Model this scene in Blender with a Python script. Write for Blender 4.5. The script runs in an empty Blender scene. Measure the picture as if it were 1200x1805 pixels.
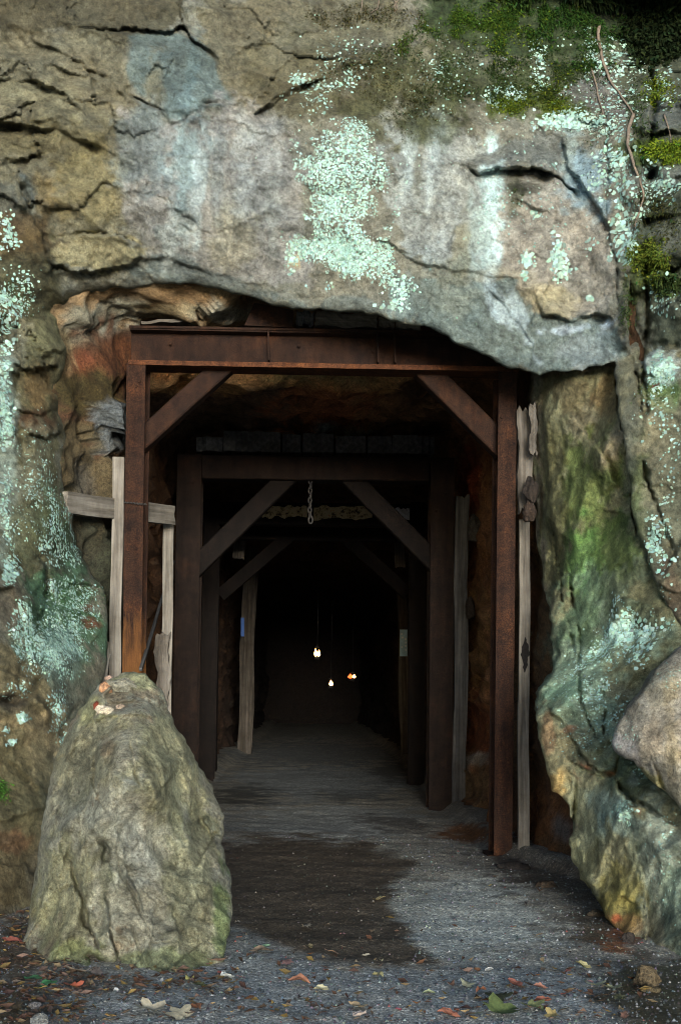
import bpy, math, random
import numpy as np
from mathutils import Vector, Matrix
random.seed(7); rng = np.random.RandomState(7)
R = math.radians
scene = bpy.context.scene
COL = scene.collection

# ------------------------------------------------------------------ camera
F = 2400.0          # focal length in photograph pixels (photo is 1200 wide)
PX0, PY0 = 545.0, 1210.0   # where the level line of sight meets the picture
EYE = 1.22
ROLL = R(1.1)
cam = bpy.data.cameras.new('camera'); cam_o = bpy.data.objects.new('camera', cam); COL.objects.link(cam_o)
cam.sensor_fit = 'HORIZONTAL'; cam.sensor_width = 36.0; cam.lens = 36.0 * F / 1200.0
cam.shift_x = (600 - PX0) / 1200.0; cam.shift_y = (PY0 - 902.5) / 1200.0
cam_o.location = (0, 0, EYE); cam_o.rotation_euler = (R(90), -ROLL, 0)
cam.clip_start = 0.05; cam.clip_end = 2000
scene.camera = cam_o

# ------------------------------------------------------------------ light
SUN_EL, SUN_AZ = 5.0, 4.0       # behind the camera, a little to the right; wide overcast sun
world = bpy.data.worlds.new('World'); scene.world = world; world.use_nodes = True
wn = world.node_tree.nodes; bg = wn['Background']
sky = wn.new('ShaderNodeTexSky'); sky.sky_type = 'NISHITA'; sky.sun_disc = False
sky.sun_elevation = R(SUN_EL); sky.sun_rotation = R(180 - SUN_AZ)
sky.air_density = 0.5; sky.dust_density = 0.6; sky.ozone_density = 1.0
world.node_tree.links.new(sky.outputs[0], bg.inputs[0]); bg.inputs[1].default_value = 0.11
sl = bpy.data.lights.new('sun', 'SUN'); sl.energy = 1.5; sl.angle = R(15); sl.color = (0.99, 1.0, 0.99)
so = bpy.data.objects.new('sun', sl); COL.objects.link(so)
d = Vector((math.sin(R(SUN_AZ)) * math.cos(R(SUN_EL)), -math.cos(R(SUN_AZ)) * math.cos(R(SUN_EL)), math.sin(R(SUN_EL))))
so.rotation_euler = d.to_track_quat('Z', 'Y').to_euler(); so.location = d * 50
scene.view_settings.view_transform = 'Standard'; scene.view_settings.look = 'None'
scene.view_settings.exposure = 1.7; scene.view_settings.gamma = 1.0
scene.view_settings.use_curve_mapping = False
scene.cycles.use_denoising = True; scene.cycles.pixel_filter_type = 'BLACKMAN_HARRIS'; scene.cycles.filter_width = 1.0
scene.cycles.max_bounces = 6; scene.cycles.diffuse_bounces = 3

# ------------------------------------------------------------------ maths
CR, SR = math.cos(ROLL), math.sin(ROLL)
def W(px, py, D):
    """world point seen at photo pixel (px, py) at forward distance D"""
    u = (np.asarray(px, float) - PX0); v = (PY0 - np.asarray(py, float))
    D = np.asarray(D, float)
    return np.stack(np.broadcast_arrays((u * CR - v * SR) / F * D, D, EYE + (u * SR + v * CR) / F * D), -1)
def P1(px, py, D): return Vector(W(px, py, D).tolist())
def PIX(P):
    X = P[..., 0] / P[..., 1] * F; Z = (P[..., 2] - EYE) / P[..., 1] * F
    return PX0 + X * CR + Z * SR, PY0 - (-X * SR + Z * CR)
def ground_D(px, py):
    u = px - PX0; v = PY0 - py
    return -EYE * F / (u * SR + v * CR)
def G(px, py): return P1(px, py, ground_D(px, py))

def _hash(ix, iy, iz, s):
    h = (ix.astype(np.int64) * 374761393 + iy.astype(np.int64) * 668265263 + iz.astype(np.int64) * 2147483647 + s * 1274126177) & 0xffffffff
    h = ((h ^ (h >> 13)) * 1274126177) & 0xffffffff
    h = ((h ^ (h >> 16)) * 2246822519) & 0xffffffff
    return ((h ^ (h >> 15)) & 0xffffff) / float(0xffffff)
def vnoise(P, s=0):
    p = np.floor(P); f = P - p; f = f * f * f * (f * (f * 6 - 15) + 10)
    i = p.astype(np.int64); x, y, z = i[..., 0], i[..., 1], i[..., 2]; out = 0
    for dx in (0, 1):
        wx = f[..., 0] if dx else 1 - f[..., 0]
        for dy in (0, 1):
            wy = f[..., 1] if dy else 1 - f[..., 1]
            for dz in (0, 1):
                wz = f[..., 2] if dz else 1 - f[..., 2]
                out = out + wx * wy * wz * _hash(x + dx, y + dy, z + dz, s)
    return out * 2 - 1
def fbm(P, scale, octv=4, s=0, gain=0.5):
    P = np.asarray(P) * scale; a = 1.0; t = 0; n = 0
    for o in range(octv):
        t = t + a * vnoise(P + 17.3 * o, s + o); n += a; a *= gain
        P = P * 2.03
    return t / n
def ridged(P, scale, octv=4, s=0):
    P = np.asarray(P) * scale; a = 1.0; t = 0; n = 0
    for o in range(octv):
        t = t + a * (1 - np.abs(vnoise(P + 9.1 * o, s + o)) * 2); n += a; a *= 0.5; P = P * 2.1
    return t / n
def worley(P, scale, s=0):
    """F1, F2, cell random, and a tilted-facet height"""
    P = np.asarray(P) * scale; base = np.floor(P).astype(np.int64)
    sh = P.shape[:-1]; f1 = np.full(sh, 9.); f2 = np.full(sh, 9.); cid = np.zeros(sh); fac = np.zeros(sh)
    for dx in (-1, 0, 1):
        for dy in (-1, 0, 1):
            for dz in (-1, 0, 1):
                c = base + np.array([dx, dy, dz]); a, b, e = c[..., 0], c[..., 1], c[..., 2]
                rx, ry, rz = _hash(a, b, e, s + 1), _hash(a, b, e, s + 2), _hash(a, b, e, s + 3)
                vx = P[..., 0] - a - rx; vy = P[..., 1] - b - ry; vz = P[..., 2] - e - rz
                dd = np.sqrt(vx * vx + vy * vy + vz * vz); r4 = _hash(a, b, e, s + 4)
                h = (rx - .5) * vz * 2 + (rz - .5) * vx * 2 + (r4 - .5) * 1.2
                m = dd < f1
                f2 = np.where(m, f1, np.minimum(f2, dd)); f1 = np.where(m, dd, f1); cid = np.where(m, r4, cid); fac = np.where(m, h, fac)
    return f1, f2, cid, fac
def chip(P, scale, s=0, k=.42, g=1.25):
    """conchoidal chips: shallow dishes meeting in sharp ridges (continuous)"""
    P = np.asarray(P) * scale; base = np.floor(P).astype(np.int64); h = np.full(P.shape[:-1], 9.)
    for dx in (-1, 0, 1):
        for dy in (-1, 0, 1):
            for dz in (-1, 0, 1):
                c = base + np.array([dx, dy, dz]); a, b, e = c[..., 0], c[..., 1], c[..., 2]
                rx, ry, rz, r4 = _hash(a, b, e, s + 1), _hash(a, b, e, s + 2), _hash(a, b, e, s + 3), _hash(a, b, e, s + 4)
                vx = P[..., 0] - a - rx; vy = P[..., 1] - b - ry; vz = P[..., 2] - e - rz
                h = np.minimum(h, k * (vx * vx + vy * vy + vz * vz) + g * ((_hash(a, b, e, s + 5) - .5) * vx + (_hash(a, b, e, s + 6) - .5) * vz) + .35 * r4)
    return (h - .28) / scale
def sstep(a, b, x):
    t = np.clip((x - a) / (b - a), 0, 1); return t * t * (3 - 2 * t)
def seg_dist(px, py, pts):
    """distance to a polyline, signed side of the nearest segment, nearest point"""
    best = np.full(px.shape, 1e9); side = np.zeros(px.shape); bx = px.copy(); by = py.copy(); along = np.zeros(px.shape)
    n = len(pts) - 1
    for k in range(n):
        (x0, y0), (x1, y1) = pts[k], pts[k + 1]; ex, ey = x1 - x0, y1 - y0; L2 = ex * ex + ey * ey + 1e-9
        t = ((px - x0) * ex + (py - y0) * ey) / L2; tc = np.clip(t, 0, 1)
        qx = x0 + tc * ex; qy = y0 + tc * ey; dd = np.hypot(px - qx, py - qy)
        m = dd < best
        best = np.where(m, dd, best); side = np.where(m, np.sign(ex * (py - y0) - ey * (px - x0)), side)
        bx = np.where(m, qx, bx); by = np.where(m, qy, by); along = np.where(m, (k + tc) / n, along)
    return best, side, bx, by, along
def inside(px, py, poly):
    r = np.zeros(px.shape, bool); n = len(poly)
    for k in range(n):
        (x0, y0), (x1, y1) = poly[k], poly[(k + 1) % n]
        if y0 == y1: continue
        c = ((y0 > py) != (y1 > py)) & (px < (x1 - x0) * (py - y0) / (y1 - y0) + x0)
        r ^= c
    return r
def sdf(px, py, poly):
    dd, _, bx, by, _ = seg_dist(px, py, list(poly) + [poly[0]])
    return np.where(inside(px, py, poly), dd, -dd), bx, by
def rough_poly(poly, amp, rs, levels=3):
    r = random.Random(rs); pts = list(poly)
    for l in range(levels):
        q = []
        for k in range(len(pts)):
            (x0, y0), (x1, y1) = pts[k], pts[(k + 1) % len(pts)]; L = math.hypot(x1 - x0, y1 - y0)
            q.append((x0, y0))
            if L > 14:
                o = r.uniform(-1, 1) * min(amp, L * .16)
                q.append(((x0 + x1) / 2 - (y1 - y0) / L * o, (y0 + y1) / 2 + (x1 - x0) / L * o))
        pts = q; amp *= .6
    return pts
def lin(c):
    c = np.asarray(c, float) / 255.0
    return np.where(c < .04045, c / 12.92, ((c + .055) / 1.055) ** 2.4)

# ------------------------------------------------------------------ objects
def tag(o, label=None, cat=None, group=None, kind=None):
    if label: o['label'] = label
    if cat: o['category'] = cat
    if group: o['group'] = group
    if kind: o['kind'] = kind
    return o
def link_mesh(name, verts, faces, mat=None, parent=None, colors=None, smooth=True, loc=None):
    verts = np.asarray(verts, np.float32).reshape(-1, 3); me = bpy.data.meshes.new(name)
    if isinstance(faces, np.ndarray):
        k = faces.shape[1]; n = len(faces)
        me.vertices.add(len(verts)); me.vertices.foreach_set('co', verts.ravel())
        me.loops.add(n * k); me.loops.foreach_set('vertex_index', faces.astype(np.int32).ravel())
        me.polygons.add(n); me.polygons.foreach_set('loop_start', np.arange(0, n * k, k, dtype=np.int32))
        me.update(calc_edges=True)
    else:
        me.from_pydata(verts.tolist(), [], faces); me.update()
    if smooth: me.polygons.foreach_set('use_smooth', np.ones(len(me.polygons), bool))
    if colors is not None:
        a = me.color_attributes.new('col', 'FLOAT_COLOR', 'POINT')
        c4 = np.ones((len(verts), 4), np.float32); c4[:, :3] = colors; a.data.foreach_set('color', c4.ravel())
    if mat: me.materials.append(mat)
    o = bpy.data.objects.new(name, me); COL.objects.link(o)
    if parent is not None:
        o.parent = parent
    if loc is not None: o.location = loc
    return o
def empty(name, loc, **kw):
    o = bpy.data.objects.new(name, None); COL.objects.link(o); o.location = loc; o.empty_display_size = .1
    return tag(o, **kw)

# ------------------------------------------------------------------ materials
def nodes_of(name):
    m = bpy.data.materials.new(name); m.use_nodes = True; nt = m.node_tree
    return m, nt, nt.nodes['Principled BSDF']
def nd(nt, t, **kw):
    n = nt.nodes.new(t)
    for k, v in kw.items():
        if k.startswith('i_'): n.inputs[k[2:].replace('_', ' ')].default_value = v
        else: setattr(n, k, v)
    return n
def noise_node(nt, vec, scale, detail=6, rough=.6, mapscale=None):
    if mapscale:
        mp = nd(nt, 'ShaderNodeMapping'); mp.inputs['Scale'].default_value = mapscale; nt.links.new(vec, mp.inputs[0]); vec = mp.outputs[0]
    n = nd(nt, 'ShaderNodeTexNoise'); n.inputs['Scale'].default_value = scale; n.inputs['Detail'].default_value = detail; n.inputs['Roughness'].default_value = rough
    nt.links.new(vec, n.inputs['Vector']); return n
def ramp(nt, fac, stops):
    r = nd(nt, 'ShaderNodeValToRGB'); e = r.color_ramp.elements
    while len(e) < len(stops): e.new(.5)
    for k, (p, c) in enumerate(stops): e[k].position = p; e[k].color = (*c, 1) if len(c) == 3 else c
    nt.links.new(fac, r.inputs[0]); return r
def mixc(nt, fac, a, b, blend='MIX'):
    m = nd(nt, 'ShaderNodeMix', data_type='RGBA', blend_type=blend)
    for sock, v in ((m.inputs[0], fac), (m.inputs[6], a), (m.inputs[7], b)):
        if hasattr(v, 'links'): nt.links.new(v, sock)
        elif isinstance(v, (int, float)): sock.default_value = v
        else: sock.default_value = (*v, 1)
    return m.outputs[2]
def bump(nt, b, hs, prev=None):
    for h, st, dist in hs:
        n = nd(nt, 'ShaderNodeBump'); n.inputs['Strength'].default_value = st; n.inputs['Distance'].default_value = dist
        nt.links.new(h, n.inputs['Height'])
        if prev: nt.links.new(prev, n.inputs['Normal'])
        prev = n.outputs[0]
    nt.links.new(prev, b.inputs['Normal'])

def rock_mat(name, bump_scale=1.0, speck=.8, rough=.85, spec=.25, varamt=.7):
    m, nt, b = nodes_of(name); geo = nd(nt, 'ShaderNodeNewGeometry'); pos = geo.outputs['Position']
    at = nd(nt, 'ShaderNodeAttribute', attribute_name='col')
    n1 = noise_node(nt, pos, 9 * bump_scale, 8, .65); n2 = noise_node(nt, pos, 45 * bump_scale, 6, .7); n3 = noise_node(nt, pos, 170 * bump_scale, 3, .6)
    v1 = ramp(nt, n1.outputs[0], [(.25, (.55, .53, .50)), (.5, (1, 1, 1)), (.78, (1.45, 1.45, 1.42))])
    c = mixc(nt, varamt, at.outputs['Color'], mixc(nt, 1.0, at.outputs['Color'], v1.outputs[0], 'MULTIPLY'))
    v2 = ramp(nt, n2.outputs[0], [(.34, (.38, .35, .31)), (.48, (1, 1, 1)), (.66, (1.5, 1.48, 1.45))])
    c = mixc(nt, speck, c, mixc(nt, 1.0, c, v2.outputs[0], 'MULTIPLY'))
    v3 = ramp(nt, n3.outputs[0], [(.36, (.4, .39, .36)), (.5, (1, 1, 1)), (.66, (1.75, 1.75, 1.75))])
    c = mixc(nt, speck * .8, c, mixc(nt, 1.0, c, v3.outputs[0], 'MULTIPLY'))
    # slow hue drift
    n4 = noise_node(nt, pos, 2.6 * bump_scale, 5, .6)
    tint = ramp(nt, n4.outputs[0], [(.35, (1.05, 1.0, .90)), (.65, (.92, 1.01, 1.05))])
    c = mixc(nt, .6, c, mixc(nt, 1.0, c, tint.outputs[0], 'MULTIPLY'))
    nt.links.new(c, b.inputs['Base Color']); b.inputs['Roughness'].default_value = rough; b.inputs['Specular IOR Level'].default_value = spec
    bump(nt, b, [(n1.outputs[0], .8, .06 / bump_scale), (n2.outputs[0], .9, .022 / bump_scale), (n3.outputs[0], .8, .007 / bump_scale)])
    return m
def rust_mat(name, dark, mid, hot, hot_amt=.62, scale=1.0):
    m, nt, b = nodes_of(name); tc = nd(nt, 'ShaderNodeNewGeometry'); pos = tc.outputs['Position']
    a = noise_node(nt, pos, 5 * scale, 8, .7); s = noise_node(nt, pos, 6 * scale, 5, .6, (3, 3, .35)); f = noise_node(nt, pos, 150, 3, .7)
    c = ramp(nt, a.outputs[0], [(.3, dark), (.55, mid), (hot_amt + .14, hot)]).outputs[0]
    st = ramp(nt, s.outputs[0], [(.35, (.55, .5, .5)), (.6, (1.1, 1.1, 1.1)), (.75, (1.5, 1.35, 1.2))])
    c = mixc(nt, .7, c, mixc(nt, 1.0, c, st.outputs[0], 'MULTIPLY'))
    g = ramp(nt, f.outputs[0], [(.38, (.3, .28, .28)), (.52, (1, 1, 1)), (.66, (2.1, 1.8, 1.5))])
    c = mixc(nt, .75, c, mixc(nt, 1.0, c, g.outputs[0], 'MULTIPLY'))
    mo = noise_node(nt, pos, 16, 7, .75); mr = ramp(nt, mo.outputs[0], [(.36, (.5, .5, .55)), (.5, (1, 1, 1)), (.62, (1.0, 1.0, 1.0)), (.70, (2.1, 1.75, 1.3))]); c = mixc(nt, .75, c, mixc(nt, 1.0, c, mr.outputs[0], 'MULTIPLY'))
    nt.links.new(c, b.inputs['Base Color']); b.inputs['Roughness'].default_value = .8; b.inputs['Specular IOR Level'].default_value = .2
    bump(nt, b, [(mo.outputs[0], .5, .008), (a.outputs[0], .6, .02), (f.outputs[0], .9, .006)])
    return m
def gold_stain(m):
    nt = m.node_tree; b = nt.nodes['Principled BSDF']; src = b.inputs['Base Color'].links[0].from_socket; g = nd(nt, 'ShaderNodeNewGeometry'); sx = nd(nt, 'ShaderNodeSeparateXYZ'); nt.links.new(g.outputs['Position'], sx.inputs[0])
    n = noise_node(nt, g.outputs['Position'], 7, 6, .7, (4, 4, .5)); ma = nd(nt, 'ShaderNodeMath', operation='MULTIPLY_ADD'); nt.links.new(n.outputs[0], ma.inputs[0]); ma.inputs[1].default_value = -1.5; nt.links.new(sx.outputs[2], ma.inputs[2])
    f = ramp(nt, ma.outputs[0], [(.62, (1, 1, 1)), (1.0, (0, 0, 0))]); nt.links.new(mixc(nt, f.outputs[0], src, (.13, .055, .016)), b.inputs['Base Color']); return m
def wood_mat(name, dark, mid, light):
    m, nt, b = nodes_of(name); tc = nd(nt, 'ShaderNodeTexCoord'); pos = tc.outputs['Object']
    g = noise_node(nt, pos, 26, 6, .65, (1, 1, .045)); w = noise_node(nt, pos, 3.2, 6, .7); f = noise_node(nt, pos, 110, 3, .6, (1, 1, .08))
    c = ramp(nt, g.outputs[0], [(.3, dark), (.5, mid), (.72, light)]).outputs[0]
    v = ramp(nt, w.outputs[0], [(.3, (.45, .42, .38)), (.55, (1, 1, 1)), (.75, (1.25, 1.25, 1.25))])
    c = mixc(nt, .75, c, mixc(nt, 1.0, c, v.outputs[0], 'MULTIPLY'))
    nt.links.new(c, b.inputs['Base Color']); b.inputs['Roughness'].default_value = .85; b.inputs['Specular IOR Level'].default_value = .15
    bump(nt, b, [(g.outputs[0], .7, .008), (f.outputs[0], .5, .003)])
    return m
def plain_mat(name, col, rough=.8, var=.3, scale=30, spec=.2, sub=0):
    m, nt, b = nodes_of(name); tc = nd(nt, 'ShaderNodeNewGeometry')
    n = noise_node(nt, tc.outputs['Position'], scale, 5, .65)
    v = ramp(nt, n.outputs[0], [(.3, tuple(x * (1 - var) for x in col)), (.7, tuple(min(1, x * (1 + var)) for x in col))])
    nt.links.new(v.outputs[0], b.inputs['Base Color']); b.inputs['Roughness'].default_value = rough; b.inputs['Specular IOR Level'].default_value = spec
    bump(nt, b, [(n.outputs[0], .3, .004)])
    return m
M = {}
M['rock'] = rock_mat('cliff_rock', 1.0, .6, varamt=.4)
M['boulder'] = rock_mat('boulder_rock', 1.5, .85)
M['tunnel'] = rock_mat('tunnel_rock', 1.0, .8, .8, .25, .7)
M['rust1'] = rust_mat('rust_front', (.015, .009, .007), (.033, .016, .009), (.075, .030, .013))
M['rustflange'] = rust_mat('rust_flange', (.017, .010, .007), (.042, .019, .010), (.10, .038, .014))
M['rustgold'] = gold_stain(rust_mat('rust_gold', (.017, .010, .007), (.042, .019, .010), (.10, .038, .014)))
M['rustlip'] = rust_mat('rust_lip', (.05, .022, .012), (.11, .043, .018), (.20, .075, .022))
M['rust2'] = rust_mat('rust_shaded', (.010, .007, .005), (.021, .013, .009), (.042, .021, .012))  # rust darkened for the second frame, standing in for light falloff
M['rust3'] = rust_mat('rust_shaded_deep', (.006, .0045, .003), (.011, .0075, .0055), (.02, .012, .008))  # shade of the deeper frames and braces mixed into the rust colour
M['wood'] = wood_mat('pale_wood', (.085, .075, .06), (.21, .19, .155), (.36, .335, .28))
M['oldwood'] = wood_mat('old_wood', (.045, .038, .03), (.12, .105, .085), (.23, .21, .175))
M['darkwood'] = wood_mat('dark_wood', (.035, .035, .034), (.08, .08, .078), (.15, .15, .14))
M['deepwood'] = wood_mat('shaded_wood', (.028, .022, .016), (.065, .054, .04), (.12, .10, .08))  # prop wood darkened, tunnel shade put into its colour
M['char'] = plain_mat('charred_wood', (.02, .018, .016), .9, .5, 60)
M['iron'] = plain_mat('dark_iron', (.05, .045, .04), .6, .4, 60)

# ------------------------------------------------------------------ rock colour: stains, algae, iron and bare stone where they sit, plus light painted into the tunnel roof
def E(cx, cy, rx, ry, c, a=1.0, rot=0, soft=.5, br=.35): return ('e', (cx, cy, rx, ry, rot), c, a, soft, br)
def PG(pts, c, a=1.0, soft=10, br=8): return ('p', pts, c, a, soft, br)
FACE = [
 E(600, 250, 900, 400, (126, 119, 104), 1, soft=.2),
 PG([(-200, 40), (220, 50), (240, 200), (215, 330), (190, 480), (60, 440), (-200, 420)], (118, 108, 86), .9, 30, 8),
 E(60, 250, 120, 40, (104, 92, 62), .6), E(170, 330, 90, 60, (130, 114, 78), .7), E(60, 165, 130, 30, (140, 128, 98), .5, 8),
 PG([(-300, -200), (320, -200), (325, 45), (230, 60), (-300, 70)], (84, 76, 58), .9, 14, 10),
 PG([(330, 0), (600, -10), (560, 160), (470, 190), (380, 180), (372, 95)], (112, 102, 80), .8, 12, 10),
 PG([(225, 62), (280, 56), (322, 46), (350, 76), (378, 100), (388, 145), (410, 178), (362, 186), (325, 214), (300, 217), (275, 182), (240, 165), (228, 120)], (100, 108, 103), .9, 10, 3),
 E(275, 130, 17, 55, (120, 110, 88), .75), E(340, 120, 14, 60, (104, 118, 116), .6, 8),
 PG([(218, 200), (300, 225), (330, 218), (410, 182), (480, 210), (530, 300), (545, 480), (460, 505), (330, 480), (240, 440), (208, 330)], (146, 138, 130), .9, 24, 12),
 E(330, 300, 34, 130, (132, 146, 144), .75, 4), E(255, 270, 40, 70, (116, 122, 120), .7), E(395, 400, 70, 90, (156, 146, 134), .6), E(450, 330, 50, 100, (128, 124, 118), .6, -6),
 E(470, 260, 26, 60, (156, 152, 146), .6, 20), E(420, 420, 40, 60, (150, 140, 116), .5), E(520, 465, 12, 16, (176, 146, 92), .7), E(500, 130, 70, 60, (104, 94, 70), .6),
 PG([(90, 430), (140, 412), (205, 412), (262, 432), (230, 470), (160, 478), (95, 468)], (146, 132, 100), .9, 8, 6),
 PG([(225, 472), (290, 440), (420, 495), (560, 540), (640, 520), (690, 545), (600, 560), (440, 530), (330, 505), (230, 500)], (112, 116, 110), .7, 10, 6),
 PG([(690, 200), (800, 205), (860, 270), (900, 300), (880, 420), (800, 470), (720, 450), (680, 330)], (158, 156, 148), .9, 18, 12),
 E(770, 235, 16, 50, (196, 202, 198), .8), E(735, 310, 14, 70, (120, 114, 98), .7), E(790, 340, 24, 90, (172, 172, 166), .6), E(868, 365, 22, 95, (206, 220, 216), .95, 0, .6), E(845, 400, 26, 70, (168, 180, 174), .7), E(815, 420, 16, 60, (132, 122, 92), .6),
 E(350, 330, 12, 110, (184, 188, 184), .6, 3), E(298, 400, 10, 80, (176, 174, 166), .6), E(430, 290, 16, 100, (168, 166, 160), .55, -3), E(480, 380, 12, 90, (164, 160, 150), .5), E(722, 285, 12, 80, (192, 196, 190), .65), E(757, 330, 9, 100, (188, 190, 184), .6), E(385, 300, 10, 90, (120, 124, 122), .5),
 E(625, 110, 130, 90, (92, 84, 62), .8), E(760, 130, 140, 70, (88, 84, 60), .75, 10), E(640, 60, 90, 30, (116, 108, 88), .6), E(860, 90, 22, 46, (128, 124, 104), .6), E(690, 190, 60, 50, (104, 96, 70), .7),
 PG([(815, 288), (860, 265), (905, 245), (960, 232), (1005, 240), (1000, 300), (945, 288), (890, 290), (830, 302)], (112, 110, 102), .9, 8, 6),
 PG([(900, 310), (1000, 320), (1075, 380), (1080, 540), (980, 560), (900, 520), (870, 430)], (162, 149, 134), .9, 18, 12),
 E(1022, 310, 42, 60, (150, 166, 170), .9, -25), E(1000, 270, 14, 60, (156, 160, 148), .6, 8), E(908, 335, 18, 36, (70, 68, 44), .7), E(925, 330, 36, 10, (58, 56, 46), .7),
 E(965, 515, 34, 18, (176, 158, 122), .6), E(995, 535, 40, 26, (172, 154, 120), .6), E(905, 490, 50, 26, (164, 150, 126), .5),
 PG([(690, 470), (760, 490), (900, 490), (960, 560), (1080, 570), (1105, 625), (1060, 645), (960, 662), (880, 640), (800, 590), (700, 560)], (114, 122, 116), .9, 12, 8),
 E(880, 540, 16, 44, (176, 186, 188), .85, -25), E(920, 565, 10, 60, (172, 182, 184), .8, -20), E(1000, 580, 60, 9, (186, 194, 202), .9, -10), E(1030, 615, 50, 30, (138, 142, 140), .7), E(790, 520, 50, 40, (128, 128, 114), .6),
 PG([(1000, 110), (1060, 105), (1120, 190), (1110, 210), (1000, 195)], (112, 105, 98), .9, 8, 6),
 PG([(1085, 60), (1400, 40), (1400, 620), (1150, 620), (1130, 420), (1110, 230)], (82, 84, 66), .9, 14, 10),
 PG([(740, -20), (1110, -20), (1120, 60), (1030, 110), (930, 100), (840, 70), (760, 60)], (52, 66, 34), .9, 20, 8), E(960, 150, 60, 50, (66, 74, 40), .8), E(900, 185, 50, 24, (74, 84, 36), .8), E(985, 185, 40, 20, (84, 96, 38), .8), E(760, 200, 60, 50, (70, 74, 48), .7), E(670, 160, 60, 60, (76, 76, 50), .6), E(1165, 270, 60, 26, (88, 104, 36), .8), E(1145, 460, 40, 60, (78, 90, 40), .8), E(820, 110, 60, 60, (70, 76, 48), .7),
 E(1175, 200, 40, 26, (108, 108, 102), .8), E(1165, 310, 40, 24, (118, 116, 108), .8), E(1170, 420, 50, 30, (104, 104, 96), .7), E(1170, 560, 40, 40, (96, 94, 76), .7),
 PG([(1000, -200), (1500, -200), (1500, 40), (1140, 50), (1090, 40), (1000, 20)], (40, 42, 28), .95, 14, 10),
 PG([(-300, 380), (60, 400), (100, 480), (130, 540), (110, 800), (60, 1000), (-300, 1000)], (92, 84, 58), .9, 20, 10),
 E(10, 350, 40, 60, (76, 76, 70), .7), E(55, 345, 20, 60, (92, 98, 96), .7, -20), E(75, 340, 26, 50, (132, 108, 68), .6), E(40, 420, 60, 40, (98, 76, 48), .7), E(50, 480, 60, 40, (66, 64, 48), .7),
 E(70, 600, 44, 40, (128, 118, 84), .8), E(60, 680, 36, 46, (120, 96, 64), .8), E(60, 740, 34, 20, (84, 56, 38), .8), E(30, 600, 20, 50, (150, 140, 120), .5), E(110, 640, 20, 40, (122, 112, 84), .6),
 E(10, 800, 26, 200, (150, 156, 142), .7), E(60, 880, 30, 120, (120, 112, 90), .7), E(95, 960, 30, 90, (66, 84, 54), .6), E(50, 950, 40, 60, (96, 96, 66), .6),
 E(70, 1060, 34, 60, (52, 56, 36), .8), E(130, 990, 46, 60, (48, 62, 40), .8), E(115, 1100, 76, 90, (86, 112, 84), .9), E(110, 1130, 34, 60, (128, 156, 146), .7), E(140, 1060, 40, 30, (66, 96, 54), .7), E(160, 1098, 12, 10, (120, 74, 56), .9), E(160, 1070, 14, 8, (104, 66, 48), .8), E(110, 1220, 50, 60, (106, 108, 92), .7),
 PG([(-300, 1130), (40, 1140), (85, 1200), (100, 1290), (80, 1400), (50, 1600), (-300, 1650)], (120, 106, 78), .95, 12, 8),
 E(20, 1070, 24, 40, (112, 100, 84), .9), E(60, 1290, 50, 60, (142, 122, 90), .8), E(20, 1240, 50, 20, (72, 62, 50), .8), E(20, 1360, 40, 60, (104, 94, 66), .6), E(5, 1390, 12, 18, (60, 96, 34), .8), E(50, 1430, 60, 60, (90, 84, 60), .7), E(20, 1530, 70, 70, (88, 74, 52), .7), E(10, 1480, 40, 20, (116, 78, 54), .5),
 PG([(1085, 640), (1110, 620), (1400, 600), (1400, 1200), (1200, 1120), (1150, 1010), (1110, 860)], (122, 114, 90), .9, 12, 8),
 E(1165, 690, 26, 30, (104, 128, 72), .8), E(1165, 645, 30, 26, (190, 196, 188), .7), E(1150, 760, 30, 60, (132, 122, 98), .6), E(1120, 900, 24, 90, (74, 84, 46), .7), E(1170, 950, 40, 90, (118, 114, 92), .6), E(1110, 760, 14, 70, (104, 104, 92), .6), E(1180, 1060, 20, 60, (96, 70, 56), .6),
]
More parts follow.
